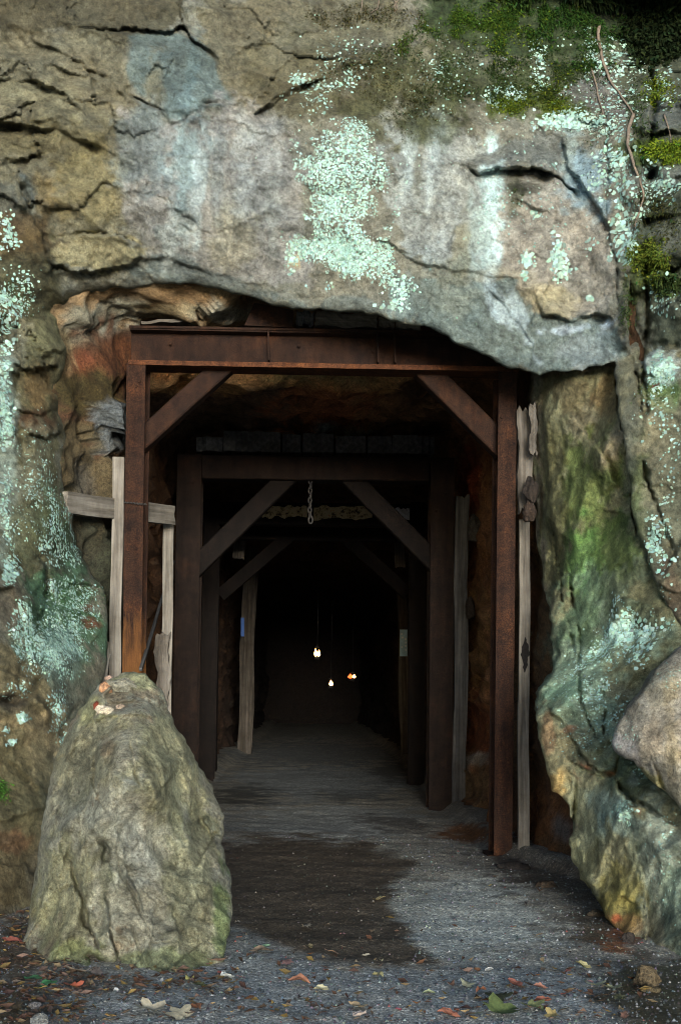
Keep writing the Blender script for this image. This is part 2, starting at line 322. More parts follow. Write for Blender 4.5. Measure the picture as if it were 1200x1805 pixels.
INNER = [  # roof, recess and right-wall tones raised in place of missing light
 E(600, 900, 2000, 2000, (84, 60, 42), 1, soft=.1),
 PG([(0, 480), (520, 500), (560, 560), (430, 580), (200, 580), (60, 720), (0, 700)], (158, 132, 98), .9, 20, 6),
 E(190, 560, 70, 30, (172, 176, 162), .85, -20), E(330, 520, 110, 14, (138, 112, 80), .7, 4), E(395, 550, 70, 16, (180, 178, 160), .8), E(290, 545, 60, 14, (160, 148, 116), .7), E(150, 590, 34, 50, (112, 108, 92), .8, 20), E(100, 620, 24, 40, (130, 116, 84), .8),
 E(190, 650, 60, 60, (92, 56, 34), .8), E(165, 690, 50, 40, (66, 66, 36), .7), E(150, 640, 20, 20, (120, 66, 44), .6),
 PG([(150, 735), (165, 715), (210, 708), (222, 712), (222, 790), (178, 800), (155, 770)], (112, 116, 116), 1, 3, 3),
 PG([(60, 760), (150, 740), (180, 810), (225, 800), (225, 1000), (90, 900)], (100, 90, 66), .85, 16, 10), E(150, 860, 20, 50, (104, 98, 88), .6), E(160, 980, 50, 80, (70, 72, 58), .8), E(200, 1060, 40, 120, (60, 64, 50), .8),
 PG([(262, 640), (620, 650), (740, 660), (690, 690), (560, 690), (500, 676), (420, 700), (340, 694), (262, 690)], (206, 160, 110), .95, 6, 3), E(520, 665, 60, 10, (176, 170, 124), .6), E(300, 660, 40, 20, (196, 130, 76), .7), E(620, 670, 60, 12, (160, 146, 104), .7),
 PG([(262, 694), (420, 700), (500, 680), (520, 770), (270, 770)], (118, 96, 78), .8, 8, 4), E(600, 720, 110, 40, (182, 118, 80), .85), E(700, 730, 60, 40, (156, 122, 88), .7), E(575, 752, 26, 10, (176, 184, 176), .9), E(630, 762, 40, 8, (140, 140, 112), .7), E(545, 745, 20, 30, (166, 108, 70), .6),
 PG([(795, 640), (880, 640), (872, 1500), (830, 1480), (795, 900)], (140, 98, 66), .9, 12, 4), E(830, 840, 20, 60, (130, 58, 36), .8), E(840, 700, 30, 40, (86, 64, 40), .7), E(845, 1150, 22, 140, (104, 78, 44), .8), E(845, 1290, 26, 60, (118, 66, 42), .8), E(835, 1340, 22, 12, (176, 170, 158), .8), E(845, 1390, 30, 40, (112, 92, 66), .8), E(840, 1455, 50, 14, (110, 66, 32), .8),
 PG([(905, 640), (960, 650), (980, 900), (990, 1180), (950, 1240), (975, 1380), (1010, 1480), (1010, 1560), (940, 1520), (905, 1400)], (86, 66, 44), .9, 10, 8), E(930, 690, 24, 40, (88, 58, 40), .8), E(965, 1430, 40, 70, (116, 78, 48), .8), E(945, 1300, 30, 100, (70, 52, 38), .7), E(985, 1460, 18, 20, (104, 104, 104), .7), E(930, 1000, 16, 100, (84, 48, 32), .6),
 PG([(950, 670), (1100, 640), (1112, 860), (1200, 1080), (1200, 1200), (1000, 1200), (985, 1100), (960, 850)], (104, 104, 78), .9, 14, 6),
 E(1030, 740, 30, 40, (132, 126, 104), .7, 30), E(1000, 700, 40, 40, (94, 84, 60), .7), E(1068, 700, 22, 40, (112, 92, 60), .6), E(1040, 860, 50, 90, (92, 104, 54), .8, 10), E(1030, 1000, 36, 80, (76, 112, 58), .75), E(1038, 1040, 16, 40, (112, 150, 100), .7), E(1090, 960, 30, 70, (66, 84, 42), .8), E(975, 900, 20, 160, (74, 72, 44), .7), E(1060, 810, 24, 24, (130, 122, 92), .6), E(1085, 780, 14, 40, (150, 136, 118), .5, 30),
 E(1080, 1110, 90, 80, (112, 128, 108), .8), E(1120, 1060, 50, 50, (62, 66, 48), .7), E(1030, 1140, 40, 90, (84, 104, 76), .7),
]
SLAB = [
 E(1080, 1400, 400, 500, (116, 116, 92), 1, soft=.1),
 PG([(985, 1120), (1060, 1180), (1080, 1300), (1000, 1290), (940, 1240)], (108, 124, 104), .9, 16, 6), E(1000, 1220, 40, 34, (108, 138, 116), .7), E(975, 1320, 26, 60, (140, 132, 100), .8), E(965, 1290, 8, 36, (150, 118, 88), .6), E(985, 1390, 22, 24, (152, 122, 70), .7), E(1000, 1285, 14, 7, (136, 94, 72), .6),
 E(1035, 1360, 16, 20, (124, 82, 60), .9, 20), E(1080, 1365, 14, 8, (120, 80, 60), .8), E(1125, 1430, 6, 8, (130, 72, 56), .9), E(1070, 1330, 40, 40, (112, 120, 96), .8), E(1120, 1360, 50, 50, (84, 98, 76), .85, 30), E(1140, 1410, 50, 30, (66, 72, 54), .8, 35),
 E(1040, 1440, 36, 60, (132, 134, 108), .8, -10), E(1075, 1420, 30, 24, (120, 136, 126), .7), E(1100, 1450, 36, 30, (132, 150, 140), .7), E(1030, 1520, 30, 60, (130, 128, 96), .8, -20), E(1095, 1560, 50, 60, (112, 108, 66), .85), E(1080, 1600, 40, 30, (112, 106, 60), .8), E(1100, 1625, 36, 16, (122, 92, 58), .7, 12), E(1085, 1618, 10, 8, (150, 80, 52), .8),
 E(1165, 1520, 36, 130, (134, 144, 132), .8, -8), E(1160, 1660, 26, 50, (126, 120, 100), .7), E(1190, 1600, 20, 70, (96, 112, 96), .7), E(1120, 1490, 20, 60, (118, 128, 112), .6),
]
KNOB = [E(1150, 1300, 300, 300, (150, 145, 132), 1, soft=.1), E(1100, 1330, 26, 30, (164, 160, 158), .8), E(1150, 1290, 22, 50, (158, 146, 126), .6), E(1145, 1375, 24, 14, (150, 144, 96), .8, 20), E(1190, 1380, 14, 60, (152, 142, 118), .6), E(1160, 1210, 30, 40, (140, 134, 116), .6), E(1185, 1300, 16, 70, (150, 134, 100), .5)]
STAND = [E(220, 1480, 400, 400, (132, 131, 116), 1, soft=.1), E(220, 1450, 40, 90, (148, 148, 134), .7, -12), E(150, 1330, 60, 80, (114, 112, 86), .6), E(300, 1330, 60, 110, (138, 136, 104), .7), E(120, 1600, 60, 100, (126, 126, 98), .7), E(90, 1640, 40, 60, (112, 110, 82), .7), E(250, 1520, 26, 90, (148, 150, 140), .7, -14), E(330, 1560, 46, 120, (124, 124, 98), .7), E(120, 1690, 60, 30, (106, 114, 76), .7), E(270, 1700, 110, 24, (104, 112, 78), .7), E(388, 1620, 14, 80, (96, 112, 72), .8), E(185, 1320, 16, 20, (122, 100, 80), .4), E(150, 1245, 40, 30, (140, 138, 96), .6), E(250, 1200, 50, 24, (140, 140, 104), .7), E(180, 1580, 12, 80, (96, 96, 74), .6), E(310, 1220, 16, 40, (144, 146, 104), .6)]

COOL = np.array([1.0, 1.0, 1.03])
def paint(P, px, py, layers, seed=0, lk=1.0):
    n1 = fbm(P, 4.5, 5, 100 + seed, .62); n2 = fbm(P, 13, 4, 130 + seed, .6)
    nn = n1 + .55 * n2
    wx = px + 9 * fbm(P, 3.2, 3, 150 + seed); wy = py + 9 * fbm(P, 3.2, 3, 170 + seed)
    c = np.zeros(px.shape + (3,)) + lin((120, 112, 95))
    for kind, geo, col, a, soft, br in layers:
        if kind == 'e':
            cx, cy, rx, ry, rot = geo; m = np.ones(px.shape, bool)
            cr, sr = math.cos(R(rot)), math.sin(R(rot)); u = ((wx - cx) * cr + (wy - cy) * sr) / rx; v = (-(wx - cx) * sr + (wy - cy) * cr) / ry
            w = 1 - sstep(1 - soft * .7, 1 + soft * .7, np.hypot(u, v) + nn * br * 3.2)
        else:
            x0, x1 = min(p[0] for p in geo) - 60, max(p[0] for p in geo) + 60; y0, y1 = min(p[1] for p in geo) - 60, max(p[1] for p in geo) + 60
            m = (wx > x0) & (wx < x1) & (wy > y0) & (wy < y1); w = np.zeros(px.shape)
            if not m.any(): continue
            dd, _, _ = sdf(wx[m], wy[m], geo); w[m] = sstep(-soft * .5, soft * .5, dd + nn[m] * br * 4.5)
        w = (w * a)[..., None]; c = c * (1 - w) + lin(col) * w
    lum = 1 + lk * .75 * fbm(P, 6, 6, 200 + seed, .72) + lk * .55 * fbm(P, 30, 3, 220 + seed, .65)
    # water runs streak the stone downward
    S = P * np.array([9., 9., .9]); lum *= 1 + .12 * fbm(S, 1.0, 4, 240 + seed, .6)
    if layers is FACE: c = c * np.array([.89, 1.0, 1.05])
    if layers is SLAB: c = c * 1.3
    return np.clip(c * np.clip(lum, .3, 1.9)[..., None], .004, .9)

# ------------------------------------------------------------------ rock sheets: depth along the line of sight, edges rounded into the stone
def tps(pts):
    A = np.array(pts, float); xy = A[:, :2] / 300.0; n = len(A)
    def U(r2): return np.where(r2 > 0, r2 * np.log(r2 + 1e-12), 0)
    K = U(((xy[:, None] - xy[None]) ** 2).sum(-1)) + np.eye(n) * 1e-3
    Pm = np.concatenate([np.ones((n, 1)), xy], 1); L = np.zeros((n + 3, n + 3)); L[:n, :n] = K; L[:n, n:] = Pm; L[n:, :n] = Pm.T
    w = np.linalg.solve(L, np.concatenate([A[:, 2], np.zeros(3)]))
    def f(px, py):
        q = np.stack([px, py], -1) / 300.0; out = w[n] + w[n + 1] * q[..., 0] + w[n + 2] * q[..., 1]
        for k in range(n): out = out + w[k] * U(((q - xy[k]) ** 2).sum(-1))
        return out
    return f
def ledges(px, py, P, items, seed):
    """sharp steps and cracks along lines on the stone; returns depth change (positive = deeper)"""
    jx = px + 7 * fbm(P, 5, 4, 300 + seed, .6) + 5 * fbm(P, 22, 3, 310 + seed, .6); jy = py + 7 * fbm(P, 5, 4, 330 + seed, .6) + 5 * fbm(P, 22, 3, 340 + seed, .6); out = np.zeros(px.shape); hv_ = np.clip(.75 + 1.3 * fbm(P, 6, 3, 350 + seed), .1, 1.5); wv_ = np.clip(.8 + 1.2 * fbm(P, 9, 3, 360 + seed), .35, 1.5)
    for kind, pts, h, w in items:
        xs = [p[0] for p in pts]; ys = [p[1] for p in pts]; mg = w * 5 + 10
        m = (jx > min(xs) - mg) & (jx < max(xs) + mg) & (jy > min(ys) - mg) & (jy < max(ys) + mg)
        if not m.any(): continue
        dd, side, _, _, al = seg_dist(jx[m], jy[m], pts); fade = sstep(0, .12, al) * sstep(1, .88, al)
        if kind == 'crack': out[m] += h * hv_[m] * np.exp(-(dd / (w * wv_[m])) ** 2) * (.35 + .65 * fade)
        else: out[m] += side * h * hv_[m] * np.exp(-dd / w) * sstep(0, 2.0, dd) * fade     # side +1: right/below deeper when h>0
    return out
def sheet(name, poly, depth, step, relief, paint_layers, mat, seed, rnd=.1, hole=False, xs=None, ys=None, back=None, flange=1.2, flange_out=0.0, parent=None):
    """rock body with the outline poly (photo pixels) at real depth; back: thickness function -> closed body"""
    if xs is None:
        x0, x1 = min(p[0] for p in poly), max(p[0] for p in poly); y0, y1 = min(p[1] for p in poly), max(p[1] for p in poly)
        xs = np.arange(x0 - step * 2, x1 + step * 2, step); ys = np.arange(y0 - step * 2, y1 + step * 2, step)
    gx, gy = np.meshgrid(xs, ys); nx, ny = len(xs), len(ys)
    px, py = gx.ravel().copy(), gy.ravel().copy()
    dist, bx, by = sdf(px, py, poly)
    if hole: dist = -dist
    ins = dist > 0
    idx = np.arange(nx * ny).reshape(ny, nx)
    q = np.stack([idx[:-1, :-1], idx[1:, :-1], idx[1:, 1:], idx[:-1, 1:]], -1).reshape(-1, 4)
    keep = ins[q].any(1); q = q[keep]
    cellmax = step * 2.5
    mv = ~ins & (np.hypot(px - bx, py - by) < cellmax * 3); used = np.zeros(nx * ny, bool); used[q.ravel()] = True
    mv &= used; px[mv] = bx[mv]; py[mv] = by[mv]; dist = np.where(mv, 0, dist)
    # compact
    remap = np.full(nx * ny, -1); ui = np.nonzero(used)[0]; remap[ui] = np.arange(len(ui)); q = remap[q]; px, py, dist = px[ui], py[ui], np.maximum(dist[ui], 0)
    D0 = depth(px, py); P0 = W(px, py, D0)
    D = D0 + relief(px, py, P0, dist)
    r = rnd(px, py) if callable(rnd) else rnd; dw = dist * D0 / F; t = np.clip(1 - dw / r, 0, 1); D = D + r * (1 - np.sqrt(np.clip(1 - t * t, 0, 1)))
    P = W(px, py, D); col = paint(P, px, py, paint_layers, seed)
    V = [P]; C = [col]; Fq = [q]; n = len(P)
    # boundary edges run back into the hill
    e = np.concatenate([q[:, [0, 1]], q[:, [1, 2]], q[:, [2, 3]], q[:, [3, 0]]]); key = np.sort(e, 1); _, inv, cnt = np.unique(key[:, 0].astype(np.int64) * n + key[:, 1], return_inverse=True, return_counts=True)
    be = e[cnt[inv] == 1]; be = be[dist[be].max(1) < 1e-6]
    bv = np.unique(be); mp = np.full(n, -1); mp[bv] = np.arange(len(bv))
    if back is None:
        prev = bv; base = n
        for k, dd in enumerate((.12, .4, 1.0)):
            Dk = D[bv] + flange * dd; ox = px[bv]; oy = py[bv]
            Pk = W(ox, oy, Dk) + .05 * np.stack([fbm(W(ox, oy, Dk), 3, 3, 400 + i, .6) for i in (0, 1, 2)], -1) * dd
            V.append(Pk); C.append(col[bv])
            nxt = np.arange(base, base + len(bv))
            a, b = be[:, 0], be[:, 1]
            lo = (mp if k == 0 else None)
            pa = a if k == 0 else prev[mp[a]]; pb = b if k == 0 else prev[mp[b]]
            Fq.append(np.stack([pb, pa, nxt[mp[a]], nxt[mp[b]]], 1)); prev = nxt; base += len(bv)
    else:
        Db = D0 + back(px, py, dist); Pb = W(px, py, np.maximum(Db, D + .002)); Pb = Pb + np.stack([fbm(Pb, 4, 4, 420 + i, .6) for i in (0, 1, 2)], -1) * .04 * np.minimum(1, dist / 30)[:, None]
        interior = dist > 1e-6; m2 = np.where(interior, np.arange(n) + n, np.arange(n))
        V.append(Pb); C.append(paint(Pb, px, py, paint_layers, seed + 1)); Fq.append(m2[q][:, ::-1])
    o = link_mesh(name, np.concatenate(V), np.concatenate(Fq), mat, parent, np.concatenate(C))
    return o, (px, py, D, P)

OPENING = [(150, 1700), (160, 1400), (172, 1250), (186, 1180), (190, 1100), (184, 1040), (150, 990), (128, 930), (112, 860), (116, 770), (98, 690), (116, 610), (92, 548),
           (140, 522), (200, 506), (300, 500), (370, 507), (450, 525), (540, 545), (630, 549), (662, 553), (700, 566), (790, 592), (850, 625), (900, 650), (950, 662), (1000, 655), (1050, 645), (1086, 638),
           (1090, 700), (1098, 760), (1112, 860), (1122, 930), (1150, 1010), (1178, 1070), (1215, 1130), (1400, 1200), (1400, 1900), (150, 1900)]
OPENING = rough_poly(OPENING, 6, 3)
cd = tps([(-1200, -1200, 12.5), (600, -1400, 13.0), (2400, -1200, 12.5), (-1400, 400, 8.6), (-1400, 1500, 7.0), (2600, 500, 8.0), (2600, 1500, 5.8),
          (0, -300, 9.6), (600, -300, 9.9), (1200, -300, 9.2), (0, 0, 9.2), (300, 0, 9.3), (600, 0, 9.45), (900, 0, 9.35), (1150, 20, 9.6),
          (0, 220, 8.9), (200, 250, 8.9), (400, 250, 9.0), (620, 250, 9.0), (850, 250, 9.05), (1050, 250, 8.95), (1180, 250, 8.6),
          (40, 420, 8.8), (160, 440, 8.95), (330, 440, 9.05), (550, 480, 9.05), (770, 450, 8.95), (950, 450, 8.9), (1060, 480, 8.8), (1180, 480, 8.4),
          (200, 500, 9.25), (300, 500, 9.3), (370, 505, 9.28), (450, 525, 9.2), (630, 550, 9.0), (790, 592, 9.0), (900, 645, 8.95), (1000, 650, 8.8), (1090, 630, 8.6),
          (20, 600, 8.7), (80, 600, 8.75), (40, 750, 8.6), (95, 760, 8.8), (20, 900, 8.4), (100, 900, 8.75), (20, 1050, 8.1), (110, 1050, 8.7), (170, 1080, 9.0), (40, 1200, 7.8), (120, 1200, 8.3), (160, 1250, 8.5),
          (20, 1350, 7.55), (100, 1350, 7.9), (20, 1500, 7.3), (100, 1500, 7.6), (20, 1600, 7.1), (100, 1650, 7.4), (20, 1750, 6.9),
          (1130, 700, 8.25), (1190, 700, 8.1), (1150, 850, 8.1), (1190, 1000, 7.8)])
CLIFF_LINES = [
 ('crack', [(120, 50), (215, 50), (280, 56), (322, 44), (350, 76), (378, 99), (400, 140)], .10, 3.2), ('ledge', [(215, 50), (280, 56), (322, 44), (350, 76), (378, 99), (390, 145)], .05, 30),
 ('crack', [(322, 44), (318, 10), (322, -40)], .05, 2.5), ('crack', [(220, 160), (247, 178), (285, 192), (303, 220), (327, 213), (362, 184), (410, 178)], .10, 3.4), ('ledge', [(220, 160), (247, 178), (285, 192), (303, 220), (327, 213), (362, 184), (410, 178)], -.05, 24),
 ('crack', [(445, 205), (480, 175), (535, 150), (570, 140)], .07, 3), ('ledge', [(440, 205), (480, 178), (535, 152), (580, 130)], .06, 40),
 ('ledge', [(-60, 205), (0, 212), (60, 225), (110, 230), (150, 245), (190, 265)], .10, 40), ('ledge', [(-60, 130), (0, 138), (60, 142), (110, 160), (150, 200)], .07, 30), ('ledge', [(40, 60), (110, 95), (180, 130), (220, 170)], .06, 40),
 ('ledge', [(100, 90), (150, 120), (205, 150)], -.05, 20), ('ledge', [(0, 290), (60, 275), (75, 270)], .07, 24),
 ('ledge', [(75, 460), (95, 430), (140, 412), (200, 411), (262, 432)], -.09, 34), ('ledge', [(80, 462), (150, 478), (225, 470), (255, 445)], .10, 26), ('crack', [(100, 418), (140, 410), (205, 411), (255, 430)], .07, 3),
 ('ledge', [(225, 470), (260, 455), (300, 455), (400, 488), (470, 505), (560, 535)], .02, 20), ('crack', [(10, 270), (30, 320), (60, 380), (75, 440)], .08, 6), ('ledge', [(10, 270), (30, 320), (60, 380), (80, 440), (100, 520)], -.10, 40),
 ('ledge', [(815, 290), (845, 302), (880, 296), (905, 297), (950, 300), (985, 316)], .13, 20), ('crack', [(815, 292), (845, 303)], .12, 5), ('crack', [(885, 296), (915, 294), (955, 303), (985, 316), (1010, 335), (1040, 365)], .10, 4),
 ('ledge', [(700, 440), (730, 465), (780, 470), (860, 485), (930, 492)], .018, 30), ('ledge', [(660, 120), (720, 150), (780, 190), (840, 230)], .018, 40),
 ('ledge', [(940, 520), (960, 555), (1000, 565), (1050, 552), (1085, 560)], .07, 26), ('ledge', [(860, 505), (890, 540), (930, 590), (950, 620)], .022, 16), ('ledge', [(990, 240), (1005, 300), (1050, 350), (1075, 400)], .07, 30),
 ('crack', [(1042, 118), (1060, 170), (1068, 215), (1068, 300), (1070, 400), (1085, 480), (1090, 560)], .05, 2.2), ('ledge', [(1108, 200), (1130, 300), (1128, 400), (1110, 480), (1105, 560), (1110, 640)], -.16, 50),
 ('crack', [(1150, 60), (1152, 160), (1148, 250), (1150, 330)], .22, 9), ('crack', [(1140, 470), (1142, 560), (1130, 640), (1140, 720), (1120, 800)], .14, 4), ('crack', [(1110, 620), (1125, 680), (1130, 740), (1128, 810), (1160, 900), (1195, 1000)], .10, 3),
 ('ledge', [(1130, 490), (1160, 480), (1200, 488)], -.10, 24), ('ledge', [(1130, 385), (1170, 375), (1210, 380)], .09, 24), ('ledge', [(1130, 240), (1170, 228), (1210, 232)], .10, 24), ('ledge', [(1120, 650), (1140, 620), (1200, 610)], -.10, 30),
 ('ledge', [(10, 590), (60, 565), (110, 560)], -.06, 24), ('ledge', [(20, 640), (60, 648), (110, 640)], .08, 24), ('ledge', [(25, 720), (70, 728), (110, 715)], .08, 24), ('ledge', [(20, 700), (60, 690), (95, 692)], -.06, 20),
 ('ledge', [(45, 765), (80, 770), (110, 760)], .08, 26), ('crack', [(30, 560), (36, 640), (22, 720), (40, 800)], .08, 4),
 ('ledge', [(40, 1010), (70, 985), (85, 1000), (70, 1080), (60, 1130)], -.10, 30), ('crack', [(85, 1010), (70, 1060), (62, 1110)], .12, 8), ('ledge', [(70, 1045), (130, 1030), (185, 1035)], .05, 18),
 ('ledge', [(-20, 1045), (20, 1035), (30, 1080), (10, 1130)], .08, 24), ('crack', [(-20, 1245), (20, 1235), (60, 1215), (75, 1190)], .15, 8), ('ledge', [(-20, 1245), (30, 1240), (62, 1225), (100, 1270)], -.10, 30), ('ledge', [(-20, 1320), (30, 1350), (75, 1400)], .09, 30),
 ('ledge', [(-20, 1450), (40, 1440), (90, 1420)], .06, 30), ('crack', [(140, 1240), (110, 1290), (95, 1340)], .12, 6),
]
_ph = rng.rand(8) * 10
def rough_at(px, py):
    g = lambda cx, cy, sx, sy: np.exp(-((px - cx) / sx) ** 2 - ((py - cy) / sy) ** 2)
    return .36 + .62 * g(60, 240, 190, 190) + .7 * g(40, 680, 90, 180) + .7 * g(30, 1300, 110, 220) + .5 * g(1190, 300, 70, 500) + .4 * g(480, 90, 120, 80)
def cliff_relief(px, py, P, dist):
    a = rough_at(px, py); Q = P.copy(); Q[:, 1] *= .4
    Qr = Q + .25 * np.stack([fbm(Q, 1.7, 3, 60 + i) for i in (0, 1, 2)], -1) + .07 * np.stack([fbm(Q, 12, 4, 66 + i, .65) for i in (0, 1, 2)], -1)
    f1, f2, cid, fac = worley(Qr * np.array([1.1, 1, 2.0]), 1.5, 11); g1, g2, cid2, fac2 = worley(Qr * np.array([1.3, 1, 2.2]), 4.2, 23)
    Qd = Q @ np.array([[.9, 0, .35], [0, 1, 0], [-.35, 0, .9]])
    Qc = Qd + .03 * np.stack([fbm(Q, 9, 3, 66 + i, .6) for i in (0, 1, 2)], -1)
    c1 = chip(Qc * np.array([1, 1, 1.5]), 1.7, 501); c2 = chip(Qc * np.array([1, 1, 1.6]), 4.5, 511); c3 = chip(Qc * np.array([1.1, 1, 1.5]), 12, 521)
    rel = -.17 * fbm(Q, .7, 3, 1) - .05 * a * a * fac * 2 - .55 * a * c1 - (.35 + .9 * a) * .75 * c2 - (.25 + .9 * a) * .75 * c3 - .018 * fbm(Qd * np.array([.7, 1, 1.2]), 6, 6, 9, .58) * (.4 + .6 * a) - .008 * fbm(Q, 34, 4, 12, .65)
    # mossy overhang added out of view above the frame to shade the top corners
    corner_overhang = np.exp(-((py + 150) / 95) ** 2) * (sstep(760, 1050, px) + .8 * sstep(260, 60, px)); rel -= .85 * corner_overhang
    return rel + ledges(px, py, P, CLIFF_LINES, 0)
def cliff_rnd(px, py):
    left = sstep(230, 110, px) * sstep(480, 560, py); return .035 + .03 * sstep(1000, 900, px) + .30 * left
def axis(lo, a, b, hi, st):
    l = [a]; s = st
    while l[-1] > lo: s *= 1.16; l.append(l[-1] - s)
    r = [b]; s = st
    while r[-1] < hi: s *= 1.16; r.append(r[-1] + s)
    return np.array(l[:0:-1] + list(np.arange(a, b + .1, st)) + r[1:])
cliff, CL = sheet('cliff', OPENING, lambda x, y: np.clip(cd(x, y), 5.5, 16), 3.0, cliff_relief, FACE, M['rock'], 0, cliff_rnd, True,
                  axis(-1900, -30, 1230, 2900, 3.0), axis(-2300, -30, 1690, 2000, 3.0), flange=1.5)
tag(cliff, 'weathered grey cliff face with pale lichen above the tunnel mouth', kind='structure')
# the hill carries on behind the cliff top
hv = []; hf = []
hx = np.linspace(-9, 9, 40); hy = [10.5, 14, 20, 30, 46]
for j, y in enumerate(hy):
    for i, x in enumerate(hx): hv.append((x * (1 + j * .2), y, 12.2 + j * .9 + .5 * math.sin(i * 1.3 + j)))
for j in range(4):
    for i in range(39): a = j * 40 + i; hf.append((a, a + 1, a + 41, a + 40))
hill = link_mesh('hillside', hv, hf, plain_mat('hill_soil', (.06, .05, .03), .95, .5, 3)); tag(hill, 'leafy hillside rising behind the cliff', kind='structure')

def lookup(SH):
    px, py, D, P = SH; cell = 6
    x0, y0 = -60, -60; nx, ny = 224, 320; T = np.full((ny, nx), np.nan)
    ix = np.floor((px - x0) / cell).astype(int); iy = np.floor((py - y0) / cell).astype(int); ok = (ix >= 0) & (ix < nx) & (iy >= 0) & (iy < ny)
    T[iy[ok], ix[ok]] = D[ok]
    order = np.argsort(ix * 10000 + iy)
    def f(x, y):
        i = np.clip(np.floor((np.asarray(x) - x0) / cell).astype(int), 0, nx - 1); j = np.clip(np.floor((np.asarray(y) - y0) / cell).astype(int), 0, ny - 1)
        return T[j, i]
    return f

# ------------------------------------------------------------------ tunnel: walls and roof as one rough tube running back into the hill
def itp(y, tab): return np.interp(y, [t[0] for t in tab], [t[1] for t in tab])
WL = [(7.5, -2.3), (8.8, -1.86), (9.2, -1.72), (9.6, -1.56), (10.15, -1.37), (11, -1.35), (12.5, -1.43), (14, -1.50), (18, -1.5), (24, -1.42), (44, -1.35)]
WR = [(4.5, 4.4), (5.5, 3.6), (6.3, 3.05), (7.3, 2.52), (8.2, 2.26), (8.7, 2.04), (9.3, 1.80), (9.9, 1.60), (12, 1.58), (14, 1.60), (18, 1.66), (24, 1.78), (44, 1.6)]
ZR = [(4, 4.6), (8.6, 3.86), (8.9, 4.6), (9.1, 4.38), (9.22, 4.16), (9.34, 4.02), (9.7, 3.87), (10.1, 3.84), (10.5, 3.92), (11.15, 3.95), (11.4, 3.72), (12, 3.73), (13.2, 3.79), (14, 3.86), (18, 3.8), (24, 3.6), (44, 3.3)]
def tube():
    ns = 300
    ys = [0.0]
    while ys[-1] < 1: ys.append(ys[-1] + 1 / 420)
    tt = np.array(ys); nt_ = len(tt)
    s = np.linspace(0, 1, ns)
    S, T = np.meshgrid(s, tt)
    # s: 0..0.34 left wall up, 0.34..0.66 roof, 0.66..1 right wall down
    y0 = np.interp(S, [0, .22, .29, .36, .52, .60, .66, .70, .78, .85, .92, 1], [8.75, 8.85, 9.22, 9.22, 9.16, 9.16, 9.1, 8.8, 8.3, 7.0, 5.5, 4.6])
    Y = y0 + (44 - y0) * (T ** 2.4 * .72 + .28 * T)
    xl, xr, zr = itp(Y, WL), itp(Y, WR), itp(Y, ZR)
    sag = 0.04 * fbm(np.stack([Y * 1.3, S * 6, S * 0], -1), 1, 3, 501)
    xx = xl + (xr - xl) * np.clip((S - .34) / .32, 0, 1); zr = zr + sag + .16 * sstep(-.62, -.44, xx) * sstep(.9, .7, xx) * sstep(10.6, 10.2, Y) * (S > .3) * (S < .7)
    zb = -.35
    X = np.where(S < .34, xl, np.where(S > .66, xr, xl + (xr - xl) * (S - .34) / .32))
    Z = np.where(S < .34, zb + (zr - zb) * S / .34, np.where(S > .66, zb + (zr - zb) * (1 - S) / .34, zr))
    # round the shoulders
    cx = (xl + xr) / 2; hw = (xr - xl) / 2
    k = .38 + .12 * np.sin(Y * 1.1)
    dx = np.clip(np.abs(X - cx) - (hw - k), 0, None); dz = np.clip(Z - (zr - k), 0, None); L = np.maximum(np.hypot(dx, dz), 1e-6); f = np.where((dx > 0) & (dz > 0), k / np.maximum(L, k), 1)
    X = np.where(f < 1, cx + np.sign(X - cx) * (hw - k + dx * f), X); Z = np.where(f < 1, zr - k + dz * f, Z)
    P = np.stack([X, Y, Z], -1).reshape(-1, 3)
    inw = np.stack([-(X - cx) / hw, 0 * X, -np.clip((Z - 1.8) / 2.1, -.1, 1)], -1).reshape(-1, 3)
    inw /= np.maximum(np.linalg.norm(inw, axis=1, keepdims=True), .3)
    Q = P + .2 * np.stack([fbm(P, 1.5, 2, 520 + i) for i in (0, 1, 2)], -1)
    f1, f2, cid, fac = worley(Q, 1.3, 31); g1, g2, c2, fac2 = worley(Q * np.array([1, 1, .55]), 3.4, 41)
    right_mouth = ((P[:, 0] > 1.2) & (P[:, 1] < 10)).astype(float)
    dsp = (.10 * fbm(P, .9, 3, 530) + .07 * fac + .9 * chip(Q, 2.6, 581) + .9 * chip(P, 7, 591) + .02 * fbm(P, 9, 4, 550)) * (1 - .45 * right_mouth)
    P = P + inw * (dsp - .03)[:, None]
    # footings spread towards the path
    low = sstep(.45, -.1, P[:, 2]); P[:, 0] -= np.sign(P[:, 0]) * low * (.12 + .10 * fbm(P, 2.0, 2, 560))
    # a scar in the right wall beside the post, and cracks
    px, py = PIX(P)
    P[:, 0] += .0
    cr = ledges(px, py, P, [('crack', [(1090, 640), (1092, 720), (1110, 800), (1108, 880)], .10, 4), ('crack', [(965, 900), (985, 1000), (990, 1090), (1000, 1160)], .05, 2.5), ('crack', [(1000, 990), (1010, 1080), (1040, 1180)], .04, 2.5),
                            ('ledge', [(1010, 720), (1040, 780), (1070, 830), (1090, 860)], -.08, 40), ('ledge', [(955, 650), (962, 720), (950, 760)], -.05, 20)], 3)
    rm = (P[:, 0] > 0.8) & (P[:, 1] < 11); P[rm, 0] += cr[rm]
    crl = ledges(px, py, P, [('ledge', [(150, 735), (165, 715), (222, 706)], -.07, 24), ('ledge', [(222, 792), (178, 802), (155, 770), (150, 735)], -.07, 18), ('crack', [(150, 740), (158, 775), (180, 800), (212, 792)], .05, 2.5), ('ledge', [(110, 560), (160, 575), (240, 545)], .05, 20)], 4)
    lm = (P[:, 0] < -.8) & (P[:, 1] < 11); P[lm, 0] -= crl[lm]
    col = paint(P, px, py, INNER, 7)
